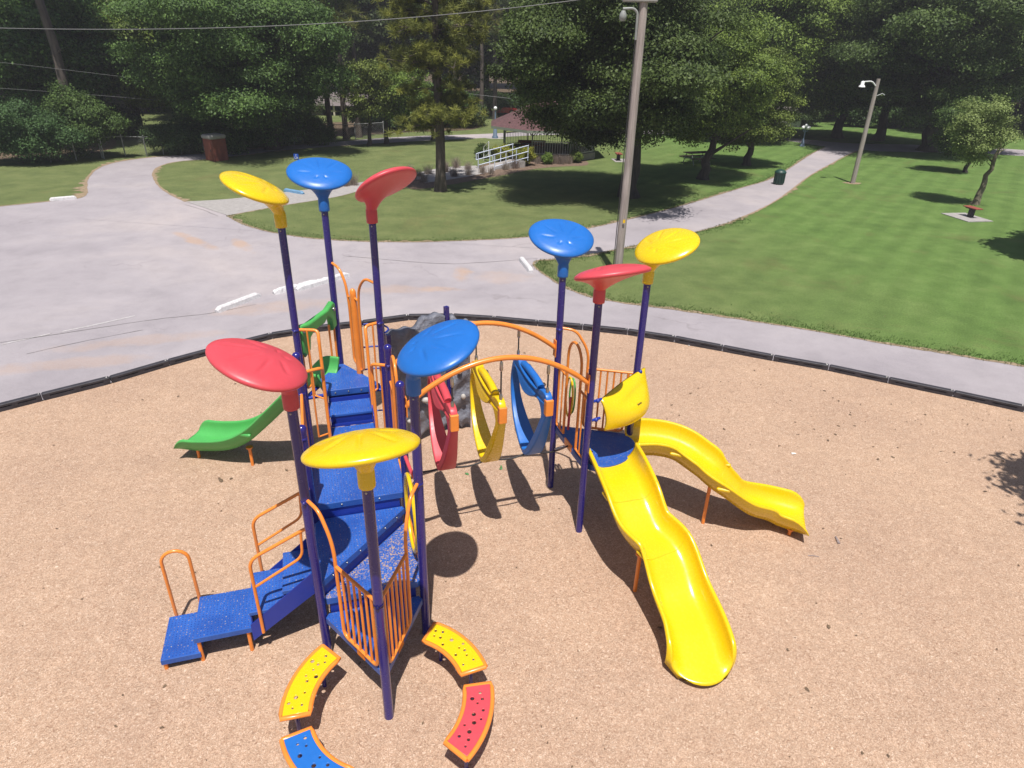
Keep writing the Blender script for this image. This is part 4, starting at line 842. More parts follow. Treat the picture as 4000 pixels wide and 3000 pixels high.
def tree(base, box, label, seed, twigs=900, per=34, size=.22, spread=.33, mat='leaf', tr=.22, th=None, lean=(0, 0), limbs=7, nl=16, k=.42, bark='bark', group=None, name='tree', cat='tree', depth=.9, flat=.5, start=.3, hz=None, dy=0, extra=()):
    bx, by = D(*base); X0, X1, Z0, Z1_ = ext(by, *box); root = empty(name, (bx, by, 0)); rg = np.random.default_rng(seed); Z0 = max(Z0, .05)
    cx, cz, rx, rz = (X0+X1)/2-bx, (Z0+Z1_)/2, (X1-X0)/2, (Z1_-Z0)/2; lobes = make_lobes(cx, dy, cz, rx, rx*depth, rz, rg, nl, k)
    for (ex0, ex1, ey0, ey1, ed) in extra:
        a0_, a1_, b0_, b1_ = ext(by+ed, ex0, ex1, ey0, ey1); lobes += make_lobes((a0_+a1_)/2-bx, ed, (b0_+b1_)/2, (a1_-a0_)/2, (a1_-a0_)*.45, (b1_-b0_)/2, rg, 9, .5)
    crown_mesh('crown', lobes, twigs, per, spread, size, mat, seed, root, flat)
    if tr: trunk_mesh(root, th or (Z0+Z1_)*.5+rz*.3, tr, seed, lean, limbs, rx*.75, None, bark, start=start)
    tag(root, label, cat, group); return root
def shrub(base, box, label, seed, mat='leaf', twigs=260, per=26, size=.13, spread=.16, group=None, name='shrub', depth=.8):
    return tree(base, box, label, seed, twigs, per, size, spread, mat, .04, None, (0, 0), 4, 8, .45, 'bark', group, name, 'shrub', depth, .8, .15)

tree((590, 322), (325, 738, -70, 322), 'huge dark spreading tree over the driveway, its foliage hanging down to the ground', 1, 3600, 36, .23, .40, 'leaf_dark', .45, 7, limbs=9, nl=26, k=.36, depth=1.2, dy=-.6)
tree((1358, 425), (1072, 1560, -90, 322), 'big broad dark-leaved tree behind the tall wooden utility pole, right of the gazebo', 2, 3600, 36, .20, .34, 'leaf_dark', .42, 8.5, limbs=10, nl=26, k=.36, start=.42, depth=1.0, extra=((1195, 1370, 215, 320, 2.5), (1120, 1250, 110, 215, 1.0)))
tree((1518, 387), (1385, 1680, 40, 322), 'forked tree with a low crown above the picnic table, left of the curved path', 3, 1700, 34, .18, .27, 'leaf', .30, 4.2, (.5, .2), 6, 20, start=.4)
tree((1612, 357), (1530, 1712, 110, 336), 'bright green tree between the forked tree and the globe lamp post', 4, 1400, 34, .18, .27, 'leaf', .26, 3.4, (.2, 0), 6, 18, start=.4)
tree((1540, 300), (1480, 1810, -80, 262), 'tall wide green tree behind the park road, over the white garage', 5, 2600, 30, .30, .48, 'leaf', .42, 9, limbs=8, nl=22, k=.38)
tree((2004, 326), (1780, 2270, -90, 285), 'massive dark old tree with a thick trunk on the far side of the right lawn', 6, 3400, 34, .27, .42, 'leaf_dark', .62, 8, limbs=10, nl=26, k=.36, start=.4)
tree((1895, 303), (1770, 2010, -30, 262), 'dark tree with a leaning trunk right of the small light pole', 7, 1500, 30, .32, .46, 'leaf_dark', .42, 8, (.7, 0), limbs=7, nl=18, start=.4)
tree((1808, 298), (1700, 1900, -40, 266), 'dark round tree just left of the small light pole, ivy at its foot', 8, 1500, 30, .32, .46, 'leaf', .42, 8, limbs=7, nl=18, start=.4)
tree((2085, 372), (2030, 2125, 215, 345), 'shaded young tree half hidden behind the pale sapling', 9, 420, 30, .16, .22, 'leaf_dark', .14, 2.6, limbs=5, nl=10)
tree((2105, 441), (2058, 2172, 208, 376), 'pale yellow-green young tree with a leaning trunk beside the red bench', 10, 420, 30, .13, .20, 'leaf_young', .17, 3.6, (.55, .3), 6, 11, bark='palebark', start=.55)
tree((797, 315), (725, 850, 120, 262), 'slender leaning tree nearest the branch of the footpath, left of the pine', 11, 420, 30, .2, .28, 'leaf', .15, 4.5, (.5, 0), 5, 11, start=.5)
tree((835, 311), (800, 925, 130, 270), 'twin-stemmed small tree just left of the pine', 12, 420, 30, .2, .28, 'leaf', .17, 4.5, (.2, 0), 5, 11, start=.5)
tree((935, 303), (900, 1010, 170, 268), 'small dark tree behind the pine, beside the park road', 13, 330, 30, .2, .28, 'leaf_dark', .15, 4, (.2, 0), 5, 10, start=.5)
tree((60, 300), (-120, 250, -80, 255), 'tall dark tree at the left edge above the low bushes', 14, 2000, 30, .34, .5, 'leaf_dark', .4, 9, limbs=7, nl=20)
tree((300, 290), (185, 450, -70, 240), 'tall green tree behind the chain-link fence, left of the huge dark tree', 15, 1900, 30, .34, .5, 'leaf', .4, 9, limbs=7, nl=20, start=.4)
shrub((50, 352), (-60, 135, 222, 350), 'broad mid-green bush at the left edge of the lawn', 21, 'leaf_blue', 900, 26, .17, .25)
shrub((165, 340), (95, 232, 185, 340), 'tall dark bush between the left edge bush and the fence', 22, 'leaf_dark', 850, 26, .17, .25)
shrub((375, 333), (325, 425, 262, 333), 'green bush behind the fence, left of the brick-red cabin', 23, 'leaf_blue', 420, 26, .15, .2)
shrub((455, 325), (415, 500, 262, 322), 'dark bush just behind the brick-red cabin', 24, 'leaf_dark', 380, 26, .17, .22)
shrub((670, 312), (640, 712, 250, 312), 'dark bush at the right foot of the huge dark tree', 25, 'leaf_dark', 320, 26, .17, .22)
# pine in front of the gazebo
def pine(base, h, r, label, seed, levels, mat='needle', group=None, size=1.0, tufts=15, pn=80, nl=.25, z0=.3):
    bx, by = D(*base); root = empty('pine_tree', (bx, by, 0)); rg = random.Random(seed); b = MB(); n = 14; pts = [(math.sin(i*.7+seed)*.05, math.cos(i*.9)*.05, -.1+h*i/n) for i in range(n+1)]
    b.tube(pts, [r*(1-.72*i/n)*(1.35 if i == 0 else 1) for i in range(n+1)], 14); C = []
    for (z, a, L, dr) in levels:
        p = Vector((0, 0, z)); a = R_(a); e = p+Vector((math.cos(a)*L, math.sin(a)*L, dr)); m = p+(e-p)*.5+Vector((0, 0, .15*L)); br = rounded([p, m, e], L*.4, 5); b.tube(br, .05*size, 7, True, .012)
        for k in range(tufts):
            t = .35+.65*k/(tufts-1); q = p+(e-p)*t+Vector((0, 0, .15*L*4*t*(1-t)*.6)); s = .42*(1.15-t*.45)
            C.append((q.x+rg.gauss(0, s), q.y+rg.gauss(0, s), q.z+rg.gauss(.05, .17)))
            if k % 2 == 0: b.tube([q, C[-1]], .014, 5, False)
    b.build('trunk', MT['pinebark'], root)
    C = np.array(C); rgn = np.random.default_rng(seed); m = len(C)*pn; c = np.repeat(C, pn, 0)+rgn.normal(0, .05, (m, 3)); d = rgn.normal(0, 1, (m, 3)); d[:, 2] = d[:, 2]*.7+.35; d /= np.linalg.norm(d, axis=1)[:, None]
    t = rgn.normal(0, 1, (m, 3)); s = np.cross(d, t); s /= np.linalg.norm(s, axis=1)[:, None]; w_ = .015; L = (nl*rgn.uniform(.6, 1.3, m))[:, None]
    V = np.stack([c-s*w_*.6, c+s*w_*.6, c+d*L+s*w_*.4, c+d*L-s*w_*.4], 1).reshape(-1, 3)
    npmesh('crown', V, np.arange(m*4).reshape(-1, 4), MT[mat], root, np.clip(np.repeat(rgn.random(len(C)), pn)*.75+.25*rgn.random(m), 0, 1)); tag(root, label, 'pine tree', group); return root
lv = []
rp = random.Random(5)
for z, dirs in ((2.9, (20, 150, 200)), (3.4, (-10, 60, 185, 250, 320)), (3.9, (-25, 15, 100, 165, 280)), (4.6, (10, 190, 330, 80)), (5.6, (170, 200, 140, 20, 300)), (6.3, (175, 155, 215, -15, 60, 270)), (7.0, (160, 185, 5, -20, 80, 240)), (7.7, (170, 195, 10, 40, 120, 300)), (8.4, (150, 190, 0, 30, 260)), (9.2, (160, 10, 220, 330, 80)), (10, (170, 20, 290, 60)), (11, (180, 0, 90, 270))):
    for a in dirs: lv.append((z+rp.uniform(-.2, .2), a+rp.uniform(-12, 12), rp.uniform(1.1, 1.9)*(1.0 if z < 5 else 1.35), rp.uniform(-.25, .35)))
pine((952, 413), 13, .27, 'tall pine with yellow-green needles standing alone in front of the gazebo', 31, lv)
def lv_for(seed, z0, z1, n, L):
    q = random.Random(seed); return [(z0+(z1-z0)*q.random(), q.uniform(0, 360), q.uniform(.6, 1)*L, q.uniform(-.3, .5)) for _ in range(n)]
for i, (bs, h, lb, le) in enumerate((((716, 301), 16, 'tall pine trunk nearest the huge dark tree, first of the row by the road', 0), ((749, 301), 16, 'second tall pine from the huge dark tree, standing by the road', 0), ((777, 297), 15, 'third tall pine from the huge dark tree, standing by the road', 0), ((1040, 262), 17, 'tall bare-trunked pine behind the gazebo roof', .6), ((1068, 258), 17, 'leaning tall pine right behind the gazebo roof', -.5), ((985, 262), 16, 'tall pine in the wood between the lone pine and the gazebo', .2))):
    t = pine(bs, h, .22, lb, 40+i, lv_for(40+i, 7.0, h, 34, 2.3), 'needle' if i % 2 else 'leaf_far', tufts=9, pn=26, nl=.4)
# leaning pine trunk at left
bx, by = D(172, 332); root = empty('pine_tree', (bx, by, 0)); a0 = H(143*1.8083, 205*1.8083, by); a1 = H(78*1.8083, -20*1.8083, by); b = MB()
b.tube([(0, 0, -.1), ((a0[0]-bx)*.5, 0, a0[1]*.5), (a0[0]-bx, 0, a0[1]), ((a0[0]+a1[0])/2-bx+.15, 0, (a0[1]+a1[1])/2), (a1[0]-bx, 0, a1[1]), (a1[0]-bx-.8, 0, a1[1]+4)], [.33, .3, .27, .25, .22, .12], 12)
b.tube([(a0[0]-bx-.2, 0, a0[1]+2.0), (a0[0]-bx+.6, -.3, a0[1]+2.5)], .04, 6); b.build('trunk', MT['pinebark'], root)
crown_mesh('crown', make_lobes(a1[0]-bx-1, 0, a1[1]+4.5, 3, 3, 2.4, np.random.default_rng(8), 10), 500, 28, .4, .34, 'leaf_far', 8, root); tag(root, 'tall pine with a bare leaning trunk at the upper left', 'pine tree')

# the wood behind: four crowns copied
protos = []
for i, (rx, rz, zc, mt_, sd_) in enumerate(((4.6, 6.2, 7.8, 'leaf_far', 61), (5.4, 7.0, 8.8, 'leaf_dark', 62), (4.0, 7.5, 8.6, 'leaf_far', 63), (5.0, 5.6, 9.4, 'leaf', 64))):
    root = empty('tree', (0, 0, 0)); rg = np.random.default_rng(sd_); crown_mesh('crown', make_lobes(0, 0, zc, rx, rx, rz, rg, 20, .38), 1150, 30, .48, .42, mt_, sd_, root); trunk_mesh(root, zc+2, .3, sd_, (.3, .2), 6, rx*.7, start=.35); protos.append([root, False])
rw = random.Random(12)
def wood_tree(x, y, i, s, grp='trees of the wood behind the park'):
    pr = protos[i]; t = pr[0] if not pr[1] else copy_tree(pr[0]); pr[1] = True; t.location = (x, y, 0); t.rotation_euler = (0, 0, rw.uniform(0, 6.28)); t.scale = (s, s, s*rw.uniform(.95, 1.2)); sd = 'left' if x < -12 else ('middle' if x < 22 else 'right'); kd = ('rounded mid-green', 'broad dark green', 'tall narrow green', 'low-crowned fresh green')[i]; tag(t, f'{kd} tree in the {sd} part of the dense wood behind the park', 'tree', f'{kd} trees in the {sd} part of the wood'); return t
def row(Y, x0, x1, step, s0, s1, kinds=(0, 1, 2, 3), skip=None):
    x = x0
    while x < x1:
        if not (skip and skip[0] < x < skip[1]): wood_tree(x+rw.uniform(-1.2, 1.2), Y+rw.uniform(-3, 3), rw.choice(kinds), rw.uniform(s0, s1))
        x += step*rw.uniform(.85, 1.2)
row(66, -62, -24, 6.5, .95, 1.2); row(74, -70, -20, 7, 1.0, 1.3)
row(86, -78, 90, 7.2, 1.05, 1.4, (0, 1, 2, 3)); row(101, -95, 110, 8.0, 1.2, 1.6, (0, 1, 2)); row(122, -110, 130, 10, 1.4, 1.9, (1, 2))
row(76, 22, 84, 7, .95, 1.25, (0, 1, 2)); row(68, 44, 84, 7, 1.0, 1.25, (1, 0))
for (x, y, i, s) in ((33, 79, 1, 1.1), (-7, 80, 0, 1.0), (-15, 76, 2, .95), (5, 79, 1, 1.05), (13, 77, 0, 1.1), (20, 82, 2, 1.1), (9, 70, 1, 1.05), (17, 66, 0, 1.0)): wood_tree(x, y, i, s)
# undergrowth along the far edge of the wood
root = empty('shrub', (0, 0, 0)); crown_mesh('crown', make_lobes(0, 0, .9, 1.7, 1.2, .9, np.random.default_rng(71), 9, .5), 260, 28, .26, .22, 'leaf_far', 71, root, .7); b = MB()
for k in range(5): a = k*1.3; b.tube([(0, 0, 0), (math.cos(a)*.5, math.sin(a)*.4, 1.0)], .03, 6)
b.build('stem', MT['bark'], root); first = True
for px, py in [(858, 276), (905, 274), (950, 272), (1000, 270), (820, 279), (880, 262), (985, 262), (1700, 270), (1740, 272), (1850, 273), (1930, 275), (2060, 280), (2120, 284), (1480, 268), (640, 288), (250, 298), (1560, 268), (2190, 288), (1180, 268), (1300, 266)]+[(x, 246) for x in range(620, 2260, 62)]:
    t = root if first else copy_tree(root); first = False; x, y = D(px, py); t.location = (x, y, 0); t.rotation_euler = (0, 0, rw.uniform(0, 6.28)); t.scale = (rw.uniform(.8, 1.5),)*2+(rw.uniform(.7, 1.3),); sd = 'left' if x < -12 else ('middle' if x < 22 else 'right'); tag(t, f'dark bush of the undergrowth along the {sd} edge of the wood', 'shrub', f'undergrowth along the {sd} edge of the wood')
# trees just outside the right edge, whose shade reaches the lawn and the wood chips
root = empty('tree', (12.2, 7.0, 0)); rg = np.random.default_rng(81); crown_mesh('crown', [(-1.9, .55, 6.3, 1.35, .5, .6), (-2.2, -1.05, 6.4, 1.25, .45, .6), (-1.2, -.2, 6.9, .6, .9, .6), (1.6, .3, 7.3, 2.4, 2.4, 1.9)], 620, 30, .2, .3, 'leaf', 81, root); trunk_mesh(root, 7, .25, 81); tag(root, 'tree just outside the right edge shading the wood chips', 'tree')
root = empty('tree', (22.5, 23.5, 0)); crown_mesh('crown', [(-1.8, -.3, 6.2, 1.7, 1.8, 1.2), (-1.0, -.5, 6.6, 2.0, 2.0, 1.2), (1.2, 0, 7.5, 2.8, 2.6, 2.2)], 700, 30, .22, .35, 'leaf', 82, root); trunk_mesh(root, 7, .28, 82); tag(root, 'tree just outside the right edge shading the lawn', 'tree')

# ================================================================== GAZEBO
gz = empty('gazebo', (0, 0, 0)); tag(gz, 'open park gazebo with a maroon shingle roof, white railings and a ramp', 'gazebo')
gc = Vector((2.05, 47.8, 0)); GR = 3.35; zf = .40; zeave = H(2065, 505, 44.6)[1]; apex = H(2085, 372, 47.8)[1]; rot = R_(22.5+2)
def oc(r, z, k=0): return [gc+Vector((r*math.cos(rot+i*math.pi/4), r*math.sin(rot+i*math.pi/4), z)) for i in range(8)]
b = MB(); b.prism([(p.x, p.y) for p in oc(GR, 0)], 0, zf, .01); b.build('floor_slab', MT['concrete'], gz)
E0 = oc(GR+.85, zeave); b = MB(); ap = gc+Vector((0, 0, apex)); E1 = [p-Vector((0, 0, .16)) for p in E0]
b.add(E0+[ap]+[p-Vector((0, 0, .02)) for p in E0]+[ap-Vector((0, 0, .12))], [(i, (i+1) % 8, 8) for i in range(8)]+[((i+1) % 8+9, i+9, 17) for i in range(8)]); b.build('roof', MT['shingle'], gz)
b = MB(); b.add(E0+E1+[p*1 for p in oc(GR+.80, zeave-.16)]+oc(GR+.80, zeave-.005), [(i, i+8, (i+1) % 8+8, (i+1) % 8) for i in range(8)]+[(i+24, (i+1) % 8+24, (i+1) % 8+16, i+16) for i in range(8)]+[(i+8, i+16, (i+1) % 8+16, (i+1) % 8+8) for i in range(8)]); b.build('fascia', MT['fascia'], gz)
pp = oc(GR-.12, 0)
for i, p in enumerate(pp):
    b = MB(); b.box(p+Vector((0, 0, (zf+zeave)/2)), (.10, .10, zeave-zf)); 
    for s_ in (1, -1):
        q = pp[(i+s_) % 8]; d = (q-p).normalized(); b.tube([p+Vector((0, 0, zeave-.45)), p+d*.4+Vector((0, 0, zeave-.06))], .03, 5)
    b.build('roof_post', MT['fascia'], gz)
for i in range(8):
    p, q = pp[i], pp[(i+1) % 8]; mdl = (p+q)/2
    if mdl.x < gc.x-2 and mdl.y < gc.y+.5: continue
    b = MB(); z1_, z2_ = zf+.08, zf+.82; b.tube([p+Vector((0, 0, z1_)), q+Vector((0, 0, z1_))], .025, 6); b.tube([p+Vector((0, 0, z2_)), q+Vector((0, 0, z2_))], .028, 6); n = 15
    for k in range(1, n): c = p+(q-p)*k/n; b.tube([c+Vector((0, 0, z1_)), c+Vector((0, 0, z2_))], .016, 5)
    b.build('railing', MT['white'], gz)
MT['railwhite'] = plastic('cool_white_rail', (.60, .66, .80), .5, .08)
r0 = Vector((*G(1932, 664), 0)); r0b = Vector((*G(1868, 658), 0)); r1 = Vector((*G(2052, 628, zf), 0)); r1b = Vector((*G(1992, 622, zf), 0))
b = MB(); b.add([(*r0.xy, 0), (*r1.xy, 0), (*r1b.xy, 0), (*r0b.xy, 0), (*r0.xy, .03), (*r1.xy, zf), (*r1b.xy, zf), (*r0b.xy, .03)], [(3, 2, 1, 0), (4, 5, 6, 7), (0, 1, 5, 4), (1, 2, 6, 5), (2, 3, 7, 6), (3, 0, 4, 7)]); b.build('ramp', MT['concrete'], gz)
for a_, c_ in ((r0, r1), (r0b, r1b)):
    b = MB(); ln = lambda t, h: a_+(c_-a_)*t+Vector((0, 0, .03+(zf-.03)*t+h))
    for h in (.85, .50, .16): b.tube([ln(-.06 if h > .2 else 0, h), ln(1.1, h)], .028, 6)
    b.tube([ln(-.06, .85), ln(-.06, .5)], .028, 6)
    for t in (0, .36, .70, 1.08): b.tube([ln(t, -.03), ln(t, .85)], .026, 6)
    b.build('ramp_railing', MT['railwhite'], gz)
s0 = Vector((*G(1890, 628), 0)); s1_ = Vector((*G(1908, 612, zf), 0)); b = MB()
for h in (.85, .5, .16): b.tube([s0+Vector((0, 0, h)), s1_+Vector((0, .3, h+zf))], .03, 6)
for q, z in ((s0, 0), (s1_+Vector((0, .3, 0)), zf)): b.tube([q+Vector((0, 0, z)), q+Vector((0, 0, z+.85))], .03, 6)
b.build('stair_railing', MT['white'], gz)
b = MB(); b.box(gc+Vector((-1.1, .4, zf+.42)), (1.9, .8, .05)); 
for s_ in (-1, 1): b.box(gc+Vector((-1.1, .4+s_*.6, zf+.25)), (1.9, .28, .05)); b.box(gc+Vector((-1.1+s_*.7, .4, zf+.22)), (.08, 1.1, .40))
tb = b.build('picnic_table', MT['benchred']); tag(tb, 'red-brown picnic table standing inside the gazebo', 'picnic table')
# planting round the gazebo
def bush(px, py, w_, h_, label, mat, seed):
    x, y = G(px, py); root = empty('shrub', (x, y, 0)); rg = np.random.default_rng(seed); crown_mesh('crown', make_lobes(0, 0, h_/2+.03, w_/2, w_/2, h_/2, rg, 7, .5), 170, 30, .085, .10, mat, seed, root, .9); b = MB()
    for k in range(4): b.tube([(0, 0, 0), (.12*math.cos(k*1.6), .12*math.sin(k*1.6), h_*.6)], .015, 5)
    b.build('stem', MT['bark'], root); tag(root, label, 'shrub'); return root
bush(2052, 646, 1.05, 1.0, 'golden variegated shrub at the upper end of the near ramp railing', 'leaf_gold', 91); bush(1965, 628, 1.25, 1.05, 'golden variegated shrub between the two ramp railings', 'leaf_gold', 92)
bush(2139, 641, .5, .55, 'round green ball shrub in front of the gazebo slab', 'leaf', 93); bush(2251, 636, .55, .65, 'green shrub at the right corner of the gazebo slab', 'leaf', 94); bush(2236, 612, .8, 1.0, 'dark rounded shrub behind the right corner of the gazebo', 'leaf_dark', 95)
bush(1885, 618, .9, .8, 'dark juniper left of the gazebo ramp', 'leaf_dark', 96); bush(2015, 610, .7, .7, 'dark shrub under the gazebo railing near the ramp head', 'leaf_dark', 97)
bedp = [G(*p) for p in [(1560, 715), (1640, 690), (1760, 675), (1850, 655), (1900, 640), (1960, 632), (2060, 628), (2150, 630), (2280, 628), (2290, 646), (2180, 652), (2080, 662), (1990, 680), (1880, 700), (1760, 722), (1620, 740)]]
sheet('planting_bed', smooth_line(bedp+[bedp[0]], .4, .04)[:-1], .014, MT['mulch'])
sheet('footpath', smooth_line([G(*p) for p in [(1640, 700), (1800, 676), (1925, 655)]], .5)+smooth_line([G(*p) for p in [(1935, 668), (1820, 692), (1660, 716)]], .5), .020, MT['concrete'])
rg = np.random.default_rng(99); m = 220; dd_ = rg.normal(0, .28, (m, 3)); dd_[:, 2] = 1; base = rg.normal(0, .12, (m, 3)); base[:, 2] = 0; L = rg.uniform(.2, .65, m)[:, None]; tip = base+dd_*L; s_ = np.stack([np.cos(rg.uniform(0, 6.3, m)), np.sin(rg.uniform(0, 6.3, m)), np.zeros(m)], 1)*.007
V = np.stack([base-s_, base+s_, tip+s_*.4, tip-s_*.4], 1).reshape(-1, 3); cl = npmesh('grass_clump', V, np.arange(m*4).reshape(-1, 4), MT['straw'], None, rg.random(m)); first = True
for px, py in [(1378, 724), (1350, 728), (1600, 672), (1638, 690), (1610, 700), (1672, 680), (1740, 672), (1775, 690), (1830, 684), (1738, 660), (1782, 655), (1828, 662), (1885, 676), (1920, 680), (1975, 664), (2010, 658), (2100, 640), (2170, 640), (2190, 642), (2220, 640), (1655, 712), (1590, 715)]:
    t = cl if first else cl.copy(); 
    if not first: COL.objects.link(t)
    first = False; x, y = G(px, py); t.location = (x, y, 0); t.rotation_euler = (0, 0, rw.uniform(0, 6.28)); t.scale = (rw.uniform(.7, 1.1),)*3; tag(t, 'clump of dry reddish-grey ornamental grass in the planting bed by the gazebo', 'grass clump', 'dry grass clumps in the planting bed')

# ================================================================== POLES, LAMPS, WIRES
x, y = G(2410, 1085); up1 = empty('utility_pole', (x, y, 0)); tag(up1, 'tall weathered wooden utility pole rising past the top of the picture', 'utility pole'); b = MB(); b.tube([(0, 0, -.2), (0.01, 0, 3), (.0, 0, 6), (0, 0, 9.6)], [.135, .128, .12, .11], 18); b.build('pole', MT['pole'], up1)
b = MB(); b.box((-.12, -.02, 7.98), (.95, .30, .22), bev=.03); b.build('equipment_box', MT['grey'], up1)
b = MB(); b.tube(rounded([(-.14, -.05, 6.95), (-.16, -.08, 7.62), (-.28, -.1, 7.72), (-.58, -.12, 7.70)], .12, 5), .035, 10); arm = b.build('lamp_arm', MT['galv'], up1)
b = MB(); b.lathe((-.56, -.12, 7.40), [(.05, .0), (.10, .05), (.10, .16), (.05, .26)], 14); b.build('lamp_head', MT['galv'], arm)
b = MB(); b.tube([(-.17, -.08, 0.2), (-.165, -.07, 4), (-.15, -.06, 7.9)], .014, 6); b.build('conduit', MT['cable'], up1)
b = MB(); b.box((.02, -.19, 1.9), (.07, .012, .10)); b.build('number_tag', MT['yellow_dim'], up1)
x, y = G(3330, 716); pl2 = empty('light_pole', (x, y, 0)); tag(pl2, 'short wooden light pole on the right lawn with a security lamp at its top', 'light pole'); zt = H(3440, 308, y)[1]; b = MB(); b.tube([(0, 0, -.1), (0, 0, zt)], [.135, .10], 14); b.build('pole', MT['pole'], pl2)
b = MB(); b.tube(rounded([(-.1, -.05, zt-.35), (-.35, -.08, zt-.12), (-.8, -.1, zt-.16)], .15, 5), .035, 8); arm = b.build('lamp_arm', MT['white'], pl2); b = MB(); b.lathe((-.85, -.1, zt-.42), [(.17, 0), (.15, .06), (.09, .12), (.09, .26), (.04, .30)], 16); b.build('lamp_head', MT['globe'], arm)
b = MB(); b.tube([(.1, -.05, zt-.85), (.35, -.1, zt-.72), (.5, -.1, zt-.8)], .03, 6); b.build('insulator', MT['galv'], pl2)
b = MB(); b.prism([(.5*math.cos(a)*(1+.2*math.sin(3*a)), .32*math.sin(a)) for a in [i*.42 for i in range(15)]], .0, .014); b.build('worn_patch', MT['dirt'], pl2)
MT['wiregrey'] = plastic('dull_wire', (.20, .20, .20), .6)
def wire(name, pts, r, label, mat='wiregrey', n=30):
    b = MB(); P_ = [Vector(p) for p in pts]; b.tube(smooth3(P_, n), r, 6, False); o = b.build(name, MT[mat]); tag(o, label, 'overhead wire'); return o
def smooth3(P_, n):
    a, m, c = P_; out = []
    for i in range(n+1): t = i/n; out.append(a*(1-t)*(1-2*t)+m*4*t*(1-t)+c*t*(2*t-1))
    return out
def on_plane(px, py, p, q):                  # sight line meets the vertical plane through p, q
    d = ray(px, py); ux, uy = q[0]-p[0], q[1]-p[1]; det = d.x*(-uy)+ux*d.y; s = (p[0]*(-uy)+ux*p[1])/det; return Vector((d.x*s, d.y*s, CAMZ+d.z*s))
p0 = G(2410, 1085); p9 = (-24.0, 25.5); wa = on_plane(2270, -2, p0, p9); wb = on_plane(1180, 97, p0, p9); wc = on_plane(-60, 108, p0, p9)
wire('overhead_wire', [wa, on_plane(1100, 100, p0, p9), wc], .010, 'thick twisted service wire crossing the whole upper left from the utility pole')
for (a, m, c), lb in ((((-80, 235), (250, 272), (720, 330)), 'thin wire at the left edge in front of the dark trees, upper of two'), (((-80, 340), (250, 362), (720, 400)), 'thin wire just above the left bushes, lower of two')):
    wire('overhead_wire', [on_plane(*a, (-40, 36), (0, 56)), on_plane(*m, (-40, 36), (0, 56)), on_plane(*c, (-40, 36), (0, 56))], .007, lb)
wire('overhead_wire', [on_plane(3130, 418, (0, 62), (60, 62)), on_plane(3350, 415, (0, 62), (60, 62)), on_plane(3560, 410, (0, 62), (60, 62))], .02, 'thin wire behind the short light pole on the right')
wire('overhead_wire', [on_plane(1300, 362, (-30, 62), (10, 58)), on_plane(1600, 352, (-30, 62), (10, 58)), on_plane(1995, 385, (-30, 62), (10, 58))], .015, 'thin sagging wire behind the lone pine')
x, y = G(3133, 572); lp = empty('lamp_post', (x, y, 0)); tag(lp, 'blue-grey lamp post with a cluster of white globe lamps by the road junction', 'lamp post'); zt = H(3147, 497, y)[1]; b = MB(); b.lathe((0, 0, 0), [(.20, 0), (.20, .08), (.14, .14), (.11, .45), (.06, .5), (.045, zt-.15), (.07, zt-.1), (.03, zt)], 14); b.build('post', MT['bluegrey'], lp)
for k in range(4):
    a = k*math.pi/2+.3; b = MB(); b.tube([(0, 0, zt-.25), (.22*math.cos(a), .22*math.sin(a), zt-.3), (.27*math.cos(a), .27*math.sin(a), zt-.12)], .02, 6); q = b.build('lamp_arm', MT['bluegrey'], lp); b = MB(); b.ball((.27*math.cos(a), .27*math.sin(a), zt-.02), .125, 14); b.build('globe', MT['globe'], q)
b = MB(); b.ball((0, 0, zt+.13), .135, 14); b.build('globe', MT['globe'], lp)
x, y = G(1934, 540); lp2 = empty('lamp_post', (x, y, 0)); tag(lp2, 'lamp post with a grey fluted base seen under the gazebo eave', 'lamp post'); b = MB(); b.prism([(.8*math.cos(a), .5*math.sin(a)) for a in [i*.42 for i in range(15)]], 0, .02); b.build('concrete_base', MT['concrete'], lp2); b = MB(); b.lathe((0, 0, .02), [(.25, 0), (.25, .1), (.17, .2), (.14, .7), (.06, .8), (.05, 2.1)], 14); b.build('post', MT['bluegrey'], lp2)
b = MB(); b.ball((0, 0, 2.22), .14, 12); b.build('globe', MT['globe'], lp2)

# ================================================================== STREET FURNITURE AND SMALL THINGS
def stop_block(px, label, mat='stop', w_=.20, h=.15, group='concrete wheel stops', broken=False, seed=1, base=.004):
    a = Vector((*G(*px[0]), 0)); c = Vector((*G(*px[1]), 0)); d = c-a; L = d.length; rgk = random.Random(seed); n = 26; vs = []; sec = [(-w_/2, 0), (-w_/2+.02, h*.75), (-w_/2+.055, h), (w_/2-.055, h), (w_/2-.02, h*.75), (w_/2, 0)]
    for i in range(n+1):
        t = i/n; e = min(1, .55+t*n*.25, .55+(1-t)*n*.25)
        for x_, z_ in sec: j = .012 if broken else .002; k = (.45+.55*abs(math.sin(i*1.7+seed))) if broken and rgk.random() < .35 else 1; vs.append((-L/2+L*t+rgk.uniform(-j, j), x_*(e*.4+.6)+rgk.uniform(-j, j), max(0, z_*e*k+(rgk.uniform(-j, j) if z_ > 0 else 0))))
    m = 6; fs = [(i*m+k, i*m+k+1, (i+1)*m+k+1, (i+1)*m+k) for i in range(n) for k in range(m-1)]+[tuple(range(m-1, -1, -1)), tuple(n*m+k for k in range(m))]
    b = MB(); b.add(vs, fs); o = b.build('wheel_stop', MT[mat]); o.location = ((a.x+c.x)/2, (a.y+c.y)/2, base); o.rotation_euler = (0, 0, math.atan2(d.y, d.x)); tag(o, label, 'wheel stop', group); return o
stop_block([(846, 1222), (1014, 1158)], 'chipped white wheel stop lying on its own, nearest the play area border', seed=2)
stop_block([(1068, 1150), (1290, 1098)], 'broken crumbling wheel stop with a rough grey end, beside the longest one', seed=3, broken=True)
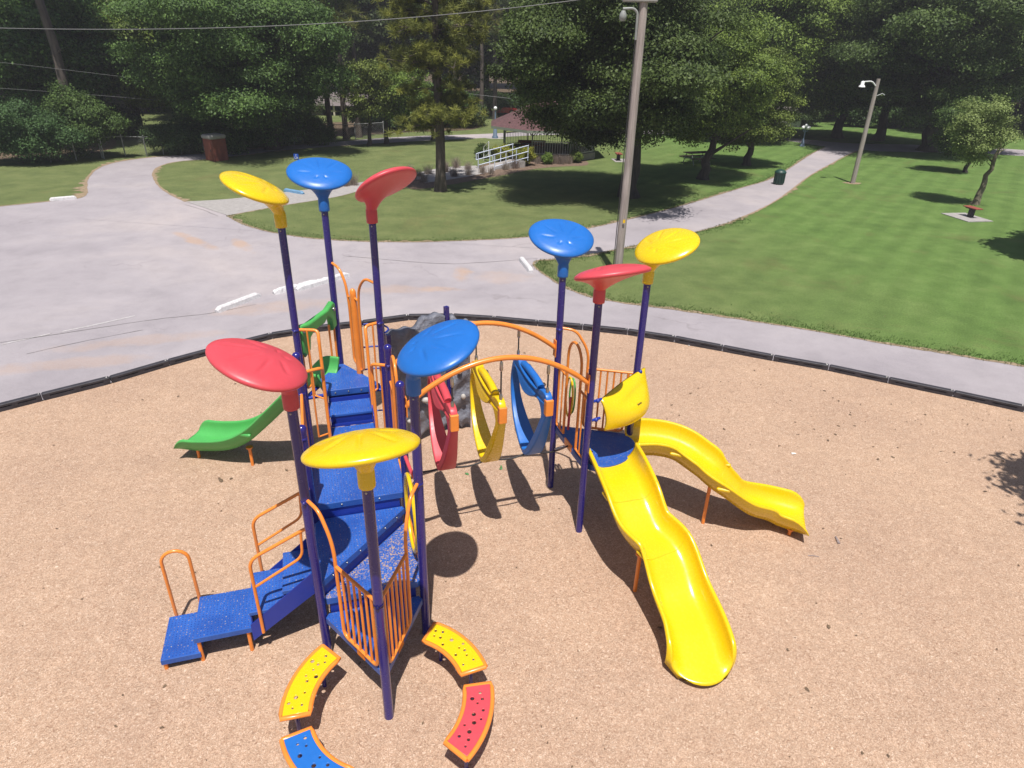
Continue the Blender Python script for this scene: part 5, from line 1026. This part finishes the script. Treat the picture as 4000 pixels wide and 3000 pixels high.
stop_block([(1158, 1138), (1362, 1078)], 'long white wheel stop pushed up against the broken one', seed=4, base=.004)
stop_block([(2035, 1016), (2075, 1066)], 'white wheel stop at the corner of the right lawn', seed=5); stop_block([(195, 786), (300, 777)], 'white wheel stop at the far left edge of the parking lot', seed=6)
stop_block([(1112, 747), (1186, 760)], 'blue painted wheel stop beside the footpath to the gazebo', 'kerbblue', seed=7)
x, y = G(1178, 625); sg = empty('parking_sign', (x-.3, y, 0)); tag(sg, 'small blue parking sign by the drive, just above the blue leaf canopy', 'sign'); zt = H(1178, 612, y)[1]; b = MB(); b.tube([(0, 0, 0), (0, 0, zt+.1)], .03, 8); b.build('sign_post', MT['galv'], sg); b = MB(); b.box((0, -.04, zt), (.30, .02, .34)); sp_ = b.build('sign_plate', MT['signblue'], sg)
b = MB(); b.ball((0, -.055, zt+.10), .03, 8, (1, .3, 1)); b.tube([(-.02, -.056, zt+.06), (-.01, -.056, zt-.03), (.06, -.056, zt-.03), (.09, -.056, zt-.11)], .014, 6); b.tube([(-.03+.07*math.cos(a), -.056, zt-.06+.07*math.sin(a)) for a in [2.2+i*.4 for i in range(11)]], .011, 6); b.build('symbol', MT['white'], sp_)
x, y = G(3040, 720); tc = empty('trash_can', (x, y, 0)); tag(tc, 'dark green park trash can with a domed lid beside the curved path', 'trash can'); zt = H(3050, 668, y)[1]; b = MB(); b.lathe((0, 0, 0), [(.24, .02), (.26, .05), (.29, zt-.14), (.31, zt-.12), (.31, zt-.08)], 20); b.build('bin_body', MT['can'], tc); b = MB(); b.lathe((0, 0, zt-.08), [(.32, 0), (.31, .05), (.22, .13), (.10, .17)], 20); b.build('lid', MT['can'], tc)
b = MB()
for k in range(14): a = k*math.pi/7; b.box((.288*math.cos(a), .288*math.sin(a), zt*.45), (.02, .05, zt*.7), a)
b.build('slats', MT['can'], tc)
def bench(px, py, label, rz=0, s=1.0, pad=1.0, w_=1.1):
    x, y = G(px, py); r = empty('park_bench', (x, y, 0), rz); tag(r, label, 'bench', 'red-brown benches on concrete pads'); b = MB(); b.box((0, 0, .015), (1.7*pad, 1.3*pad, .03)); b.build('concrete_pad', MT['concrete'], r)
    b = MB()
    for k in range(3): b.box((0, .05+k*.13, .46), (w_, .115, .04), bev=.006)
    b.build('seat', MT['benchred'], r)
    b = MB(); b.box((0, .18, .22), (.16, .22, .42)); b.box((0, .18, .42), (.5, .34, .04)); b.build('pedestal', MT['timber'], r)
    return r
bench(3775, 850, 'red-brown park bench on a concrete pad in front of the pale young tree', R_(-80), w_=.8); bench(2425, 628, 'small red-brown bench on a pad left of the utility pole, under the big tree', R_(95), pad=.8, w_=.8)
def picnic(px, py, label):
    x, y = G(px, py); r = empty('picnic_table', (x, y, 0), .4); tag(r, label, 'picnic table'); b = MB()
    for k in range(5): b.box((0, -.3+.15*k, .72), (1.8, .135, .04))
    b.build('tabletop', MT['shadewood'], r)
    for s_ in (-1, 1): b = MB(); b.box((0, s_*.65, .42), (1.8, .25, .04)); b.build('seat', MT['shadewood'], r)
    for s_ in (-.65, .65): b = MB(); b.tube([(s_, -.6, 0), (s_, -.25, .7)], .03, 6); b.tube([(s_, .6, 0), (s_, .25, .7)], .03, 6); b.tube([(s_, -.7, .39), (s_, .7, .39)], .03, 6); b.build('leg', MT['galv'], r)
MT['shadewood'] = plastic('shade_toned_boards', (.06, .035, .028), .8, .3)  # boards coloured dark to carry the shade under the forked tree
picnic(2720, 640, 'dark picnic table in the shade under the forked tree')
# brick-red cabin
x, y = D(470, 346); cb = empty('cabin', (x, y, 0), R_(-35)); tag(cb, 'small brick-red upright cabin with a pale grey cap beside the left drive', 'cabin'); zt = H(845, 540, y)[1]; b = MB(); b.box((0, 0, zt/2), (.95, .95, zt), bev=.02); b.build('wall', MT['brickbox'], cb)
b = MB(); b.box((0, 0, zt+.11), (1.05, 1.05, .24), bev=.06); b.build('roof', MT['grey'], cb); b = MB(); b.box((.0, -.485, zt*.48), (.66, .03, zt*.85)); d_ = b.build('door', MT['brickbox'], cb); b = MB(); b.box((.25, -.51, zt*.5), (.04, .03, .14)); b.build('handle', MT['cable'], d_)
# chain link fence
def fence(pts, label, h=1.15):
    P_ = [Vector((*G(*p), 0)) for p in pts]; r = empty('chain_link_fence', P_[0]); tag(r, label, 'fence'); o = P_[0]
    for p in P_: b = MB(); b.tube([p-o, p-o+Vector((0, 0, h+.05))], .035, 8); b.ball(tuple(p-o+Vector((0, 0, h+.07))), .045, 8); b.build('fence_post', MT['galv'], r)
    for a, c in zip(P_, P_[1:]):
        b = MB(); b.tube([a-o+Vector((0, 0, h)), c-o+Vector((0, 0, h))], .022, 6); b.build('top_rail', MT['galv'], r); L = (c-a).length; d = (c-a)/L; b = MB(); k = -h
        while k < L:
            for s_ in (0, 1):
                t0, t1 = k, k+h; q0, q1 = max(0, t0), min(L, t1); z0, z1 = (q0-t0)/h, (q1-t0)/h
                if s_: z0, z1 = 1-z0, 1-z1
                b.tube([a-o+d*q0+Vector((0, 0, .08+(h-.1)*z0)), a-o+d*q1+Vector((0, 0, .08+(h-.1)*z1))], .0035, 3, False)
            k += .17
        b.build('wire_mesh', MT['galv'], r)
fence([(400, 618), (490, 608), (575, 612)], 'low chain-link gate and fence beside the dark bush on the left'); fence([(408, 621), (300, 628), (200, 634)], 'chain-link fence half buried in the left bushes'); fence([(575, 612), (640, 604), (710, 602), (800, 600)], 'chain-link fence running behind the brick-red cabin')
fence([(1150, 566), (1210, 560), (1290, 553), (1390, 549), (1500, 541)], 'far chain-link fence behind the row of tall pines')
# buildings and cars beyond
x0, _z = H(1298, 400, 70); pv = empty('pavilion', (H(1350, 420, 72)[0], 72, 0)); tag(pv, 'open picnic pavilion with a grey-brown roof seen between the pine trunks', 'pavilion'); zt = H(1340, 408, 72)[1]; zr_ = H(1340, 374, 72)[1]; W2 = 3.2
b = MB(); b.add([(-W2, -1.8, zt), (W2, -1.8, zt), (W2, 1.8, zt), (-W2, 1.8, zt), (-W2+.2, 0, zr_+.3), (W2-.2, 0, zr_+.3)], [(0, 1, 5, 4), (2, 3, 4, 5), (1, 2, 5), (3, 0, 4), (3, 2, 1, 0)]); b.build('roof', MT['shingle2'], pv)
b = MB(); b.box((-W2+.6, -1.2, zt/2), (1.0, .3, zt-.02)); b.build('wall', MT['cream'], pv)
for s_ in (-.8, 1.0, 2.9): b = MB(); b.box((s_, -1.5, zt/2), (.16, .16, zt-.02)); b.build('roof_post', MT['cream'], pv)
def car(x, y, rz, mat, label, truck=False, L=4.4, Wd=1.75, s=1):
    r = empty('pickup_truck' if truck else 'parked_car', (x, y, 0), rz); r.scale = (s, s, s); tag(r, label, 'pickup truck' if truck else 'car'); h0, h1, h2 = .28, .82, 1.42
    side = [(-L/2, .45), (-L/2+.08, .80), (-L/2+.9, h1+.08), (-L/2+1.0, h1+.10), (L/2-.9, h1+.10), (L/2-.1, h1-.02), (L/2, .45), (L/2-.1, h0), (-L/2+.1, h0)]
    vs = [(a, -Wd/2, z) for a, z in side]+[(a, Wd/2, z) for a, z in side]; n = len(side); b = MB(); b.add(vs, [tuple(range(n)), tuple(range(2*n-1, n-1, -1))]+[(i, i+n, (i+1) % n+n, (i+1) % n) for i in range(n)]); body = b.build('body', MT[mat], r)
    c0, c1 = (-L/2+1.3, .4) if truck else (-L/2+1.0, L/2-.75); cab = [(c0, h1+.08), (c0+.55, h2), (c1-.35, h2), (c1, h1+.08)]; w2 = Wd/2-.08
    b = MB(); vs = [(a, -w2+(.12 if z > 1 else 0), z) for a, z in cab]+[(a, w2-(.12 if z > 1 else 0), z) for a, z in cab]; b.add(vs, [(0, 1, 2, 3), (7, 6, 5, 4), (0, 4, 5, 1), (1, 5, 6, 2), (2, 6, 7, 3)]); b.build('window_glass', MT['glass'], r); b = MB(); b.box(((c0+c1)/2+.1, 0, h2+.015), (c1-c0-.85, Wd-.36, .05)); b.build('cab_roof', MT[mat], r)
    for a in (-L/2+.85, L/2-.85):
        for s_ in (-1, 1): b = MB(); b.lathe((a, s_*(Wd/2-.1), .33), [(.33, -.1), (.33, .1)], 18, (0, 1, 0)); wh = b.build('wheel', MT['rubber'], r); b = MB(); b.lathe((a, s_*(Wd/2-.1), .33), [(.19, -.11), (.19, .11)], 14, (0, 1, 0)); b.build('rim', MT['steel'], wh)
    for s_ in (-1, 1): b = MB(); b.box((-L/2+.03, s_*(Wd/2-.28), .66), (.06, .3, .12)); b.build('headlight', MT['globe'], r)
    return r
car(H(1950, 437, 76)[0], 76, R_(8), 'carred', 'red pickup truck parked under the trees behind the gazebo roof', True, 4.8, s=.8); car(H(1375, 445, 76)[0], 76, R_(5), 'cardark', 'dark car parked behind the pavilion posts', s=.9); car(G(2810, 520)[0], G(2810, 522)[1]+2.5, R_(15), 'carsilver', 'bluish silver car on the park road behind the forked tree', s=.8)
x = H(3045, 470, 72)[0]; hs = empty('garage', (x, 72, 0)); tag(hs, 'white garage half hidden by leaves beyond the park road', 'garage'); zt = H(3045, 448, 72)[1]; b = MB(); b.box((0, 0, zt/2), (3.2, 3, zt)); b.build('wall', MT['white'], hs); b = MB(); b.add([(-1.8, -1.7, zt), (1.8, -1.7, zt), (1.8, 1.7, zt), (-1.8, 1.7, zt), (-1.8, 0, zt+.8), (1.8, 0, zt+.8)], [(0, 1, 5, 4), (2, 3, 4, 5), (1, 2, 5), (3, 0, 4), (3, 2, 1, 0)]); b.build('roof', MT['shingle2'], hs); b = MB(); b.box((-.3, -1.52, zt*.42), (1.7, .04, zt*.75)); b.build('door', MT['grey'], hs)

# litter on the wood chips
def leafbit(m_, rgk, s):
    a = rgk.uniform(0, 6.28); L = s*rgk.uniform(.7, 1.3); pts = []
    for k in range(9): t = k*2*math.pi/9; r = L*(.55+.45*rgk.random()); pts.append((r*math.cos(t)*math.cos(a)-r*.6*math.sin(t)*math.sin(a), r*math.cos(t)*math.sin(a)+r*.6*math.sin(t)*math.cos(a), rgk.uniform(.0, .018)))
    return pts
rk = random.Random(44); b = MB()
spots = [(885, 968, 1), (490, 1040, 3), (1270, 1470, 1)]
for i in range(420):
    px, py = rk.uniform(-200, 4200), 1240+1900*rk.random()**1.6
    if rk.random() < .42: px, py = rk.uniform(2600, 4000), 1330+(rk.uniform(2600, 4000)-2600)*.20+abs(rk.gauss(0, 110))+60
    x, y = G(px, py); 
    if y < 2 or not (-11 < x < 13): continue
    j = min(range(len(TJ)), key=lambda q: (TJ[q].x-x)**2+(TJ[q].y-y)**2)
    if y > TJ[j].y-.3 and abs(TJ[j].x-x) < 2: continue
    if py > 1500 and rk.random() < .3: continue
    pts = leafbit(b, rk, rk.choice((.012, .016, .02, .024, .036))); c = (sum(p[0] for p in pts)/9, sum(p[1] for p in pts)/9, .012); cz_ = chip_z(x, y)+.004; b.add([(x+p[0], y+p[1], cz_+p[2]) for p in pts]+[(x+c[0], y+c[1], cz_+c[2])], [(k, (k+1) % 9, 9) for k in range(9)])
o = b.build('leaf_litter', MT['deadleaf']); tag(o, 'scattered dead leaves and twigs on the wood chips', 'leaf litter', kind='stuff')
def bits(px, py, n, spread, size, mat, name, label, cat, rise=.02):
    x, y = G(px, py); q = random.Random(int(px)); b = MB()
    for i in range(n):
        pts = leafbit(b, q, size); ox, oy = q.gauss(0, spread), q.gauss(0, spread); b.add([(ox+p[0], oy+p[1], p[2]+q.random()*.0+i*.002) for p in pts]+[(ox, oy, .02+i*.002)], [(k, (k+1) % 9, 9) for k in range(9)])
    o = b.build(name, MT[mat]); o.location = (x, y, chip_z(x, y)+.005); tag(o, label, cat); return o
bits(885, 1878, 4, .05, .05, 'deadleaf', 'leaf_tuft', 'dark tuft of torn leaves left of the structure, below the green slide', 'leaves')
bits(1825, 1861, 1, .0, .055, 'greenleaf', 'fallen_leaf', 'single bright green leaf near the row of pod shadows', 'leaf'); bits(1955, 1836, 2, .02, .045, 'greenleaf', 'fallen_leaf', 'two small green leaves between the pod shadows', 'leaf')
bits(2690, 1357, 1, .0, .05, 'paper', 'paper_scrap', 'white paper scrap at the foot of the black border', 'paper scrap'); bits(3098, 1781, 1, .0, .045, 'paper', 'paper_scrap', 'white paper scrap on the chips right of the far yellow slide', 'paper scrap')
for (px, py, dx, dy, r, lb) in ((3268, 2118, .02, .16, .022, 'grey wooden stick lying on the chips at the right'), (3175, 2182, .16, -.02, .008, 'thin dark twig near the grey stick'), (2205, 1440, .10, .1, .006, 'thin twig beside the right tower')):
    x, y = G(px, py); b = MB(); b.tube([(-dx/2, -dy/2, 0), (0, .008, .004), (dx/2, dy/2, 0)], r, 7, True, r*.6); o = b.build('stick', MT['stick']); o.location = (x, y, chip_z(x, y)+r*.6); tag(o, lb, 'stick')
# grass blades along the lawn edges and over the near lawns
def blades(name, pts, per, hgt, seed, label):
    rg = np.random.default_rng(seed); P_ = np.array(pts); n = len(P_)*per; c = np.repeat(P_, per, 0)+rg.normal(0, .03, (n, 2)); a = rg.uniform(0, 6.28, n); s = np.stack([np.cos(a), np.sin(a), np.zeros(n)], 1)*.006; h = hgt*rg.uniform(.5, 1.4, n)
    base = np.stack([c[:, 0], c[:, 1], np.full(n, .004)], 1); tip = base+np.stack([rg.normal(0, .35, n)*h, rg.normal(0, .35, n)*h, h], 1); V = np.stack([base-s, base+s, tip], 1).reshape(-1, 3)
    o = npmesh(name, V, np.arange(n*3).reshape(-1, 3), MT['blade'], None, rg.random(n)); tag(o, label, 'grass', kind='stuff'); return o
def along(L, seg, w_, side=1):
    out = []; L = smooth_line(L, seg)
    for i in range(len(L)-1):
        x1, y1 = L[i]; x2, y2 = L[i+1]; l = math.hypot(x2-x1, y2-y1) or 1; k = abs(random.gauss(0, w_)); out.append((x1+(y2-y1)/l*side*(k-.05)+random.gauss(0, .02), y1-(x2-x1)/l*side*(k-.05)+random.gauss(0, .02)))
    return out
ed = []
for _ in range(5): ed += along(E_right[1:19], .05, .30)+along(E_mid, .07, .3)
blades('lawn_grass', ed, 4, .05, 201, 'ragged grass growing over the pavement edges')
# ================================================================== AIR
hz = MB(); hz.box((0, 270, 24), (820, 690, 50)); hz.v = [(x, y, -1.0 if z < 0 else z) for x, y, z in hz.v]
m = bpy.data.materials.new('haze'); m.use_nodes = True; n = m.node_tree; n.nodes.remove(n.nodes['Principled BSDF']); pv_ = n.nodes.new('ShaderNodeVolumePrincipled'); pv_.inputs['Color'].default_value = (.86, .84, .92, 1); pv_.inputs['Density'].default_value = .0010; pv_.inputs['Anisotropy'].default_value = .2
n.links.new(pv_.outputs[0], n.nodes['Material Output'].inputs['Volume']); ho = hz.build('haze', m); tag(ho, kind='stuff')
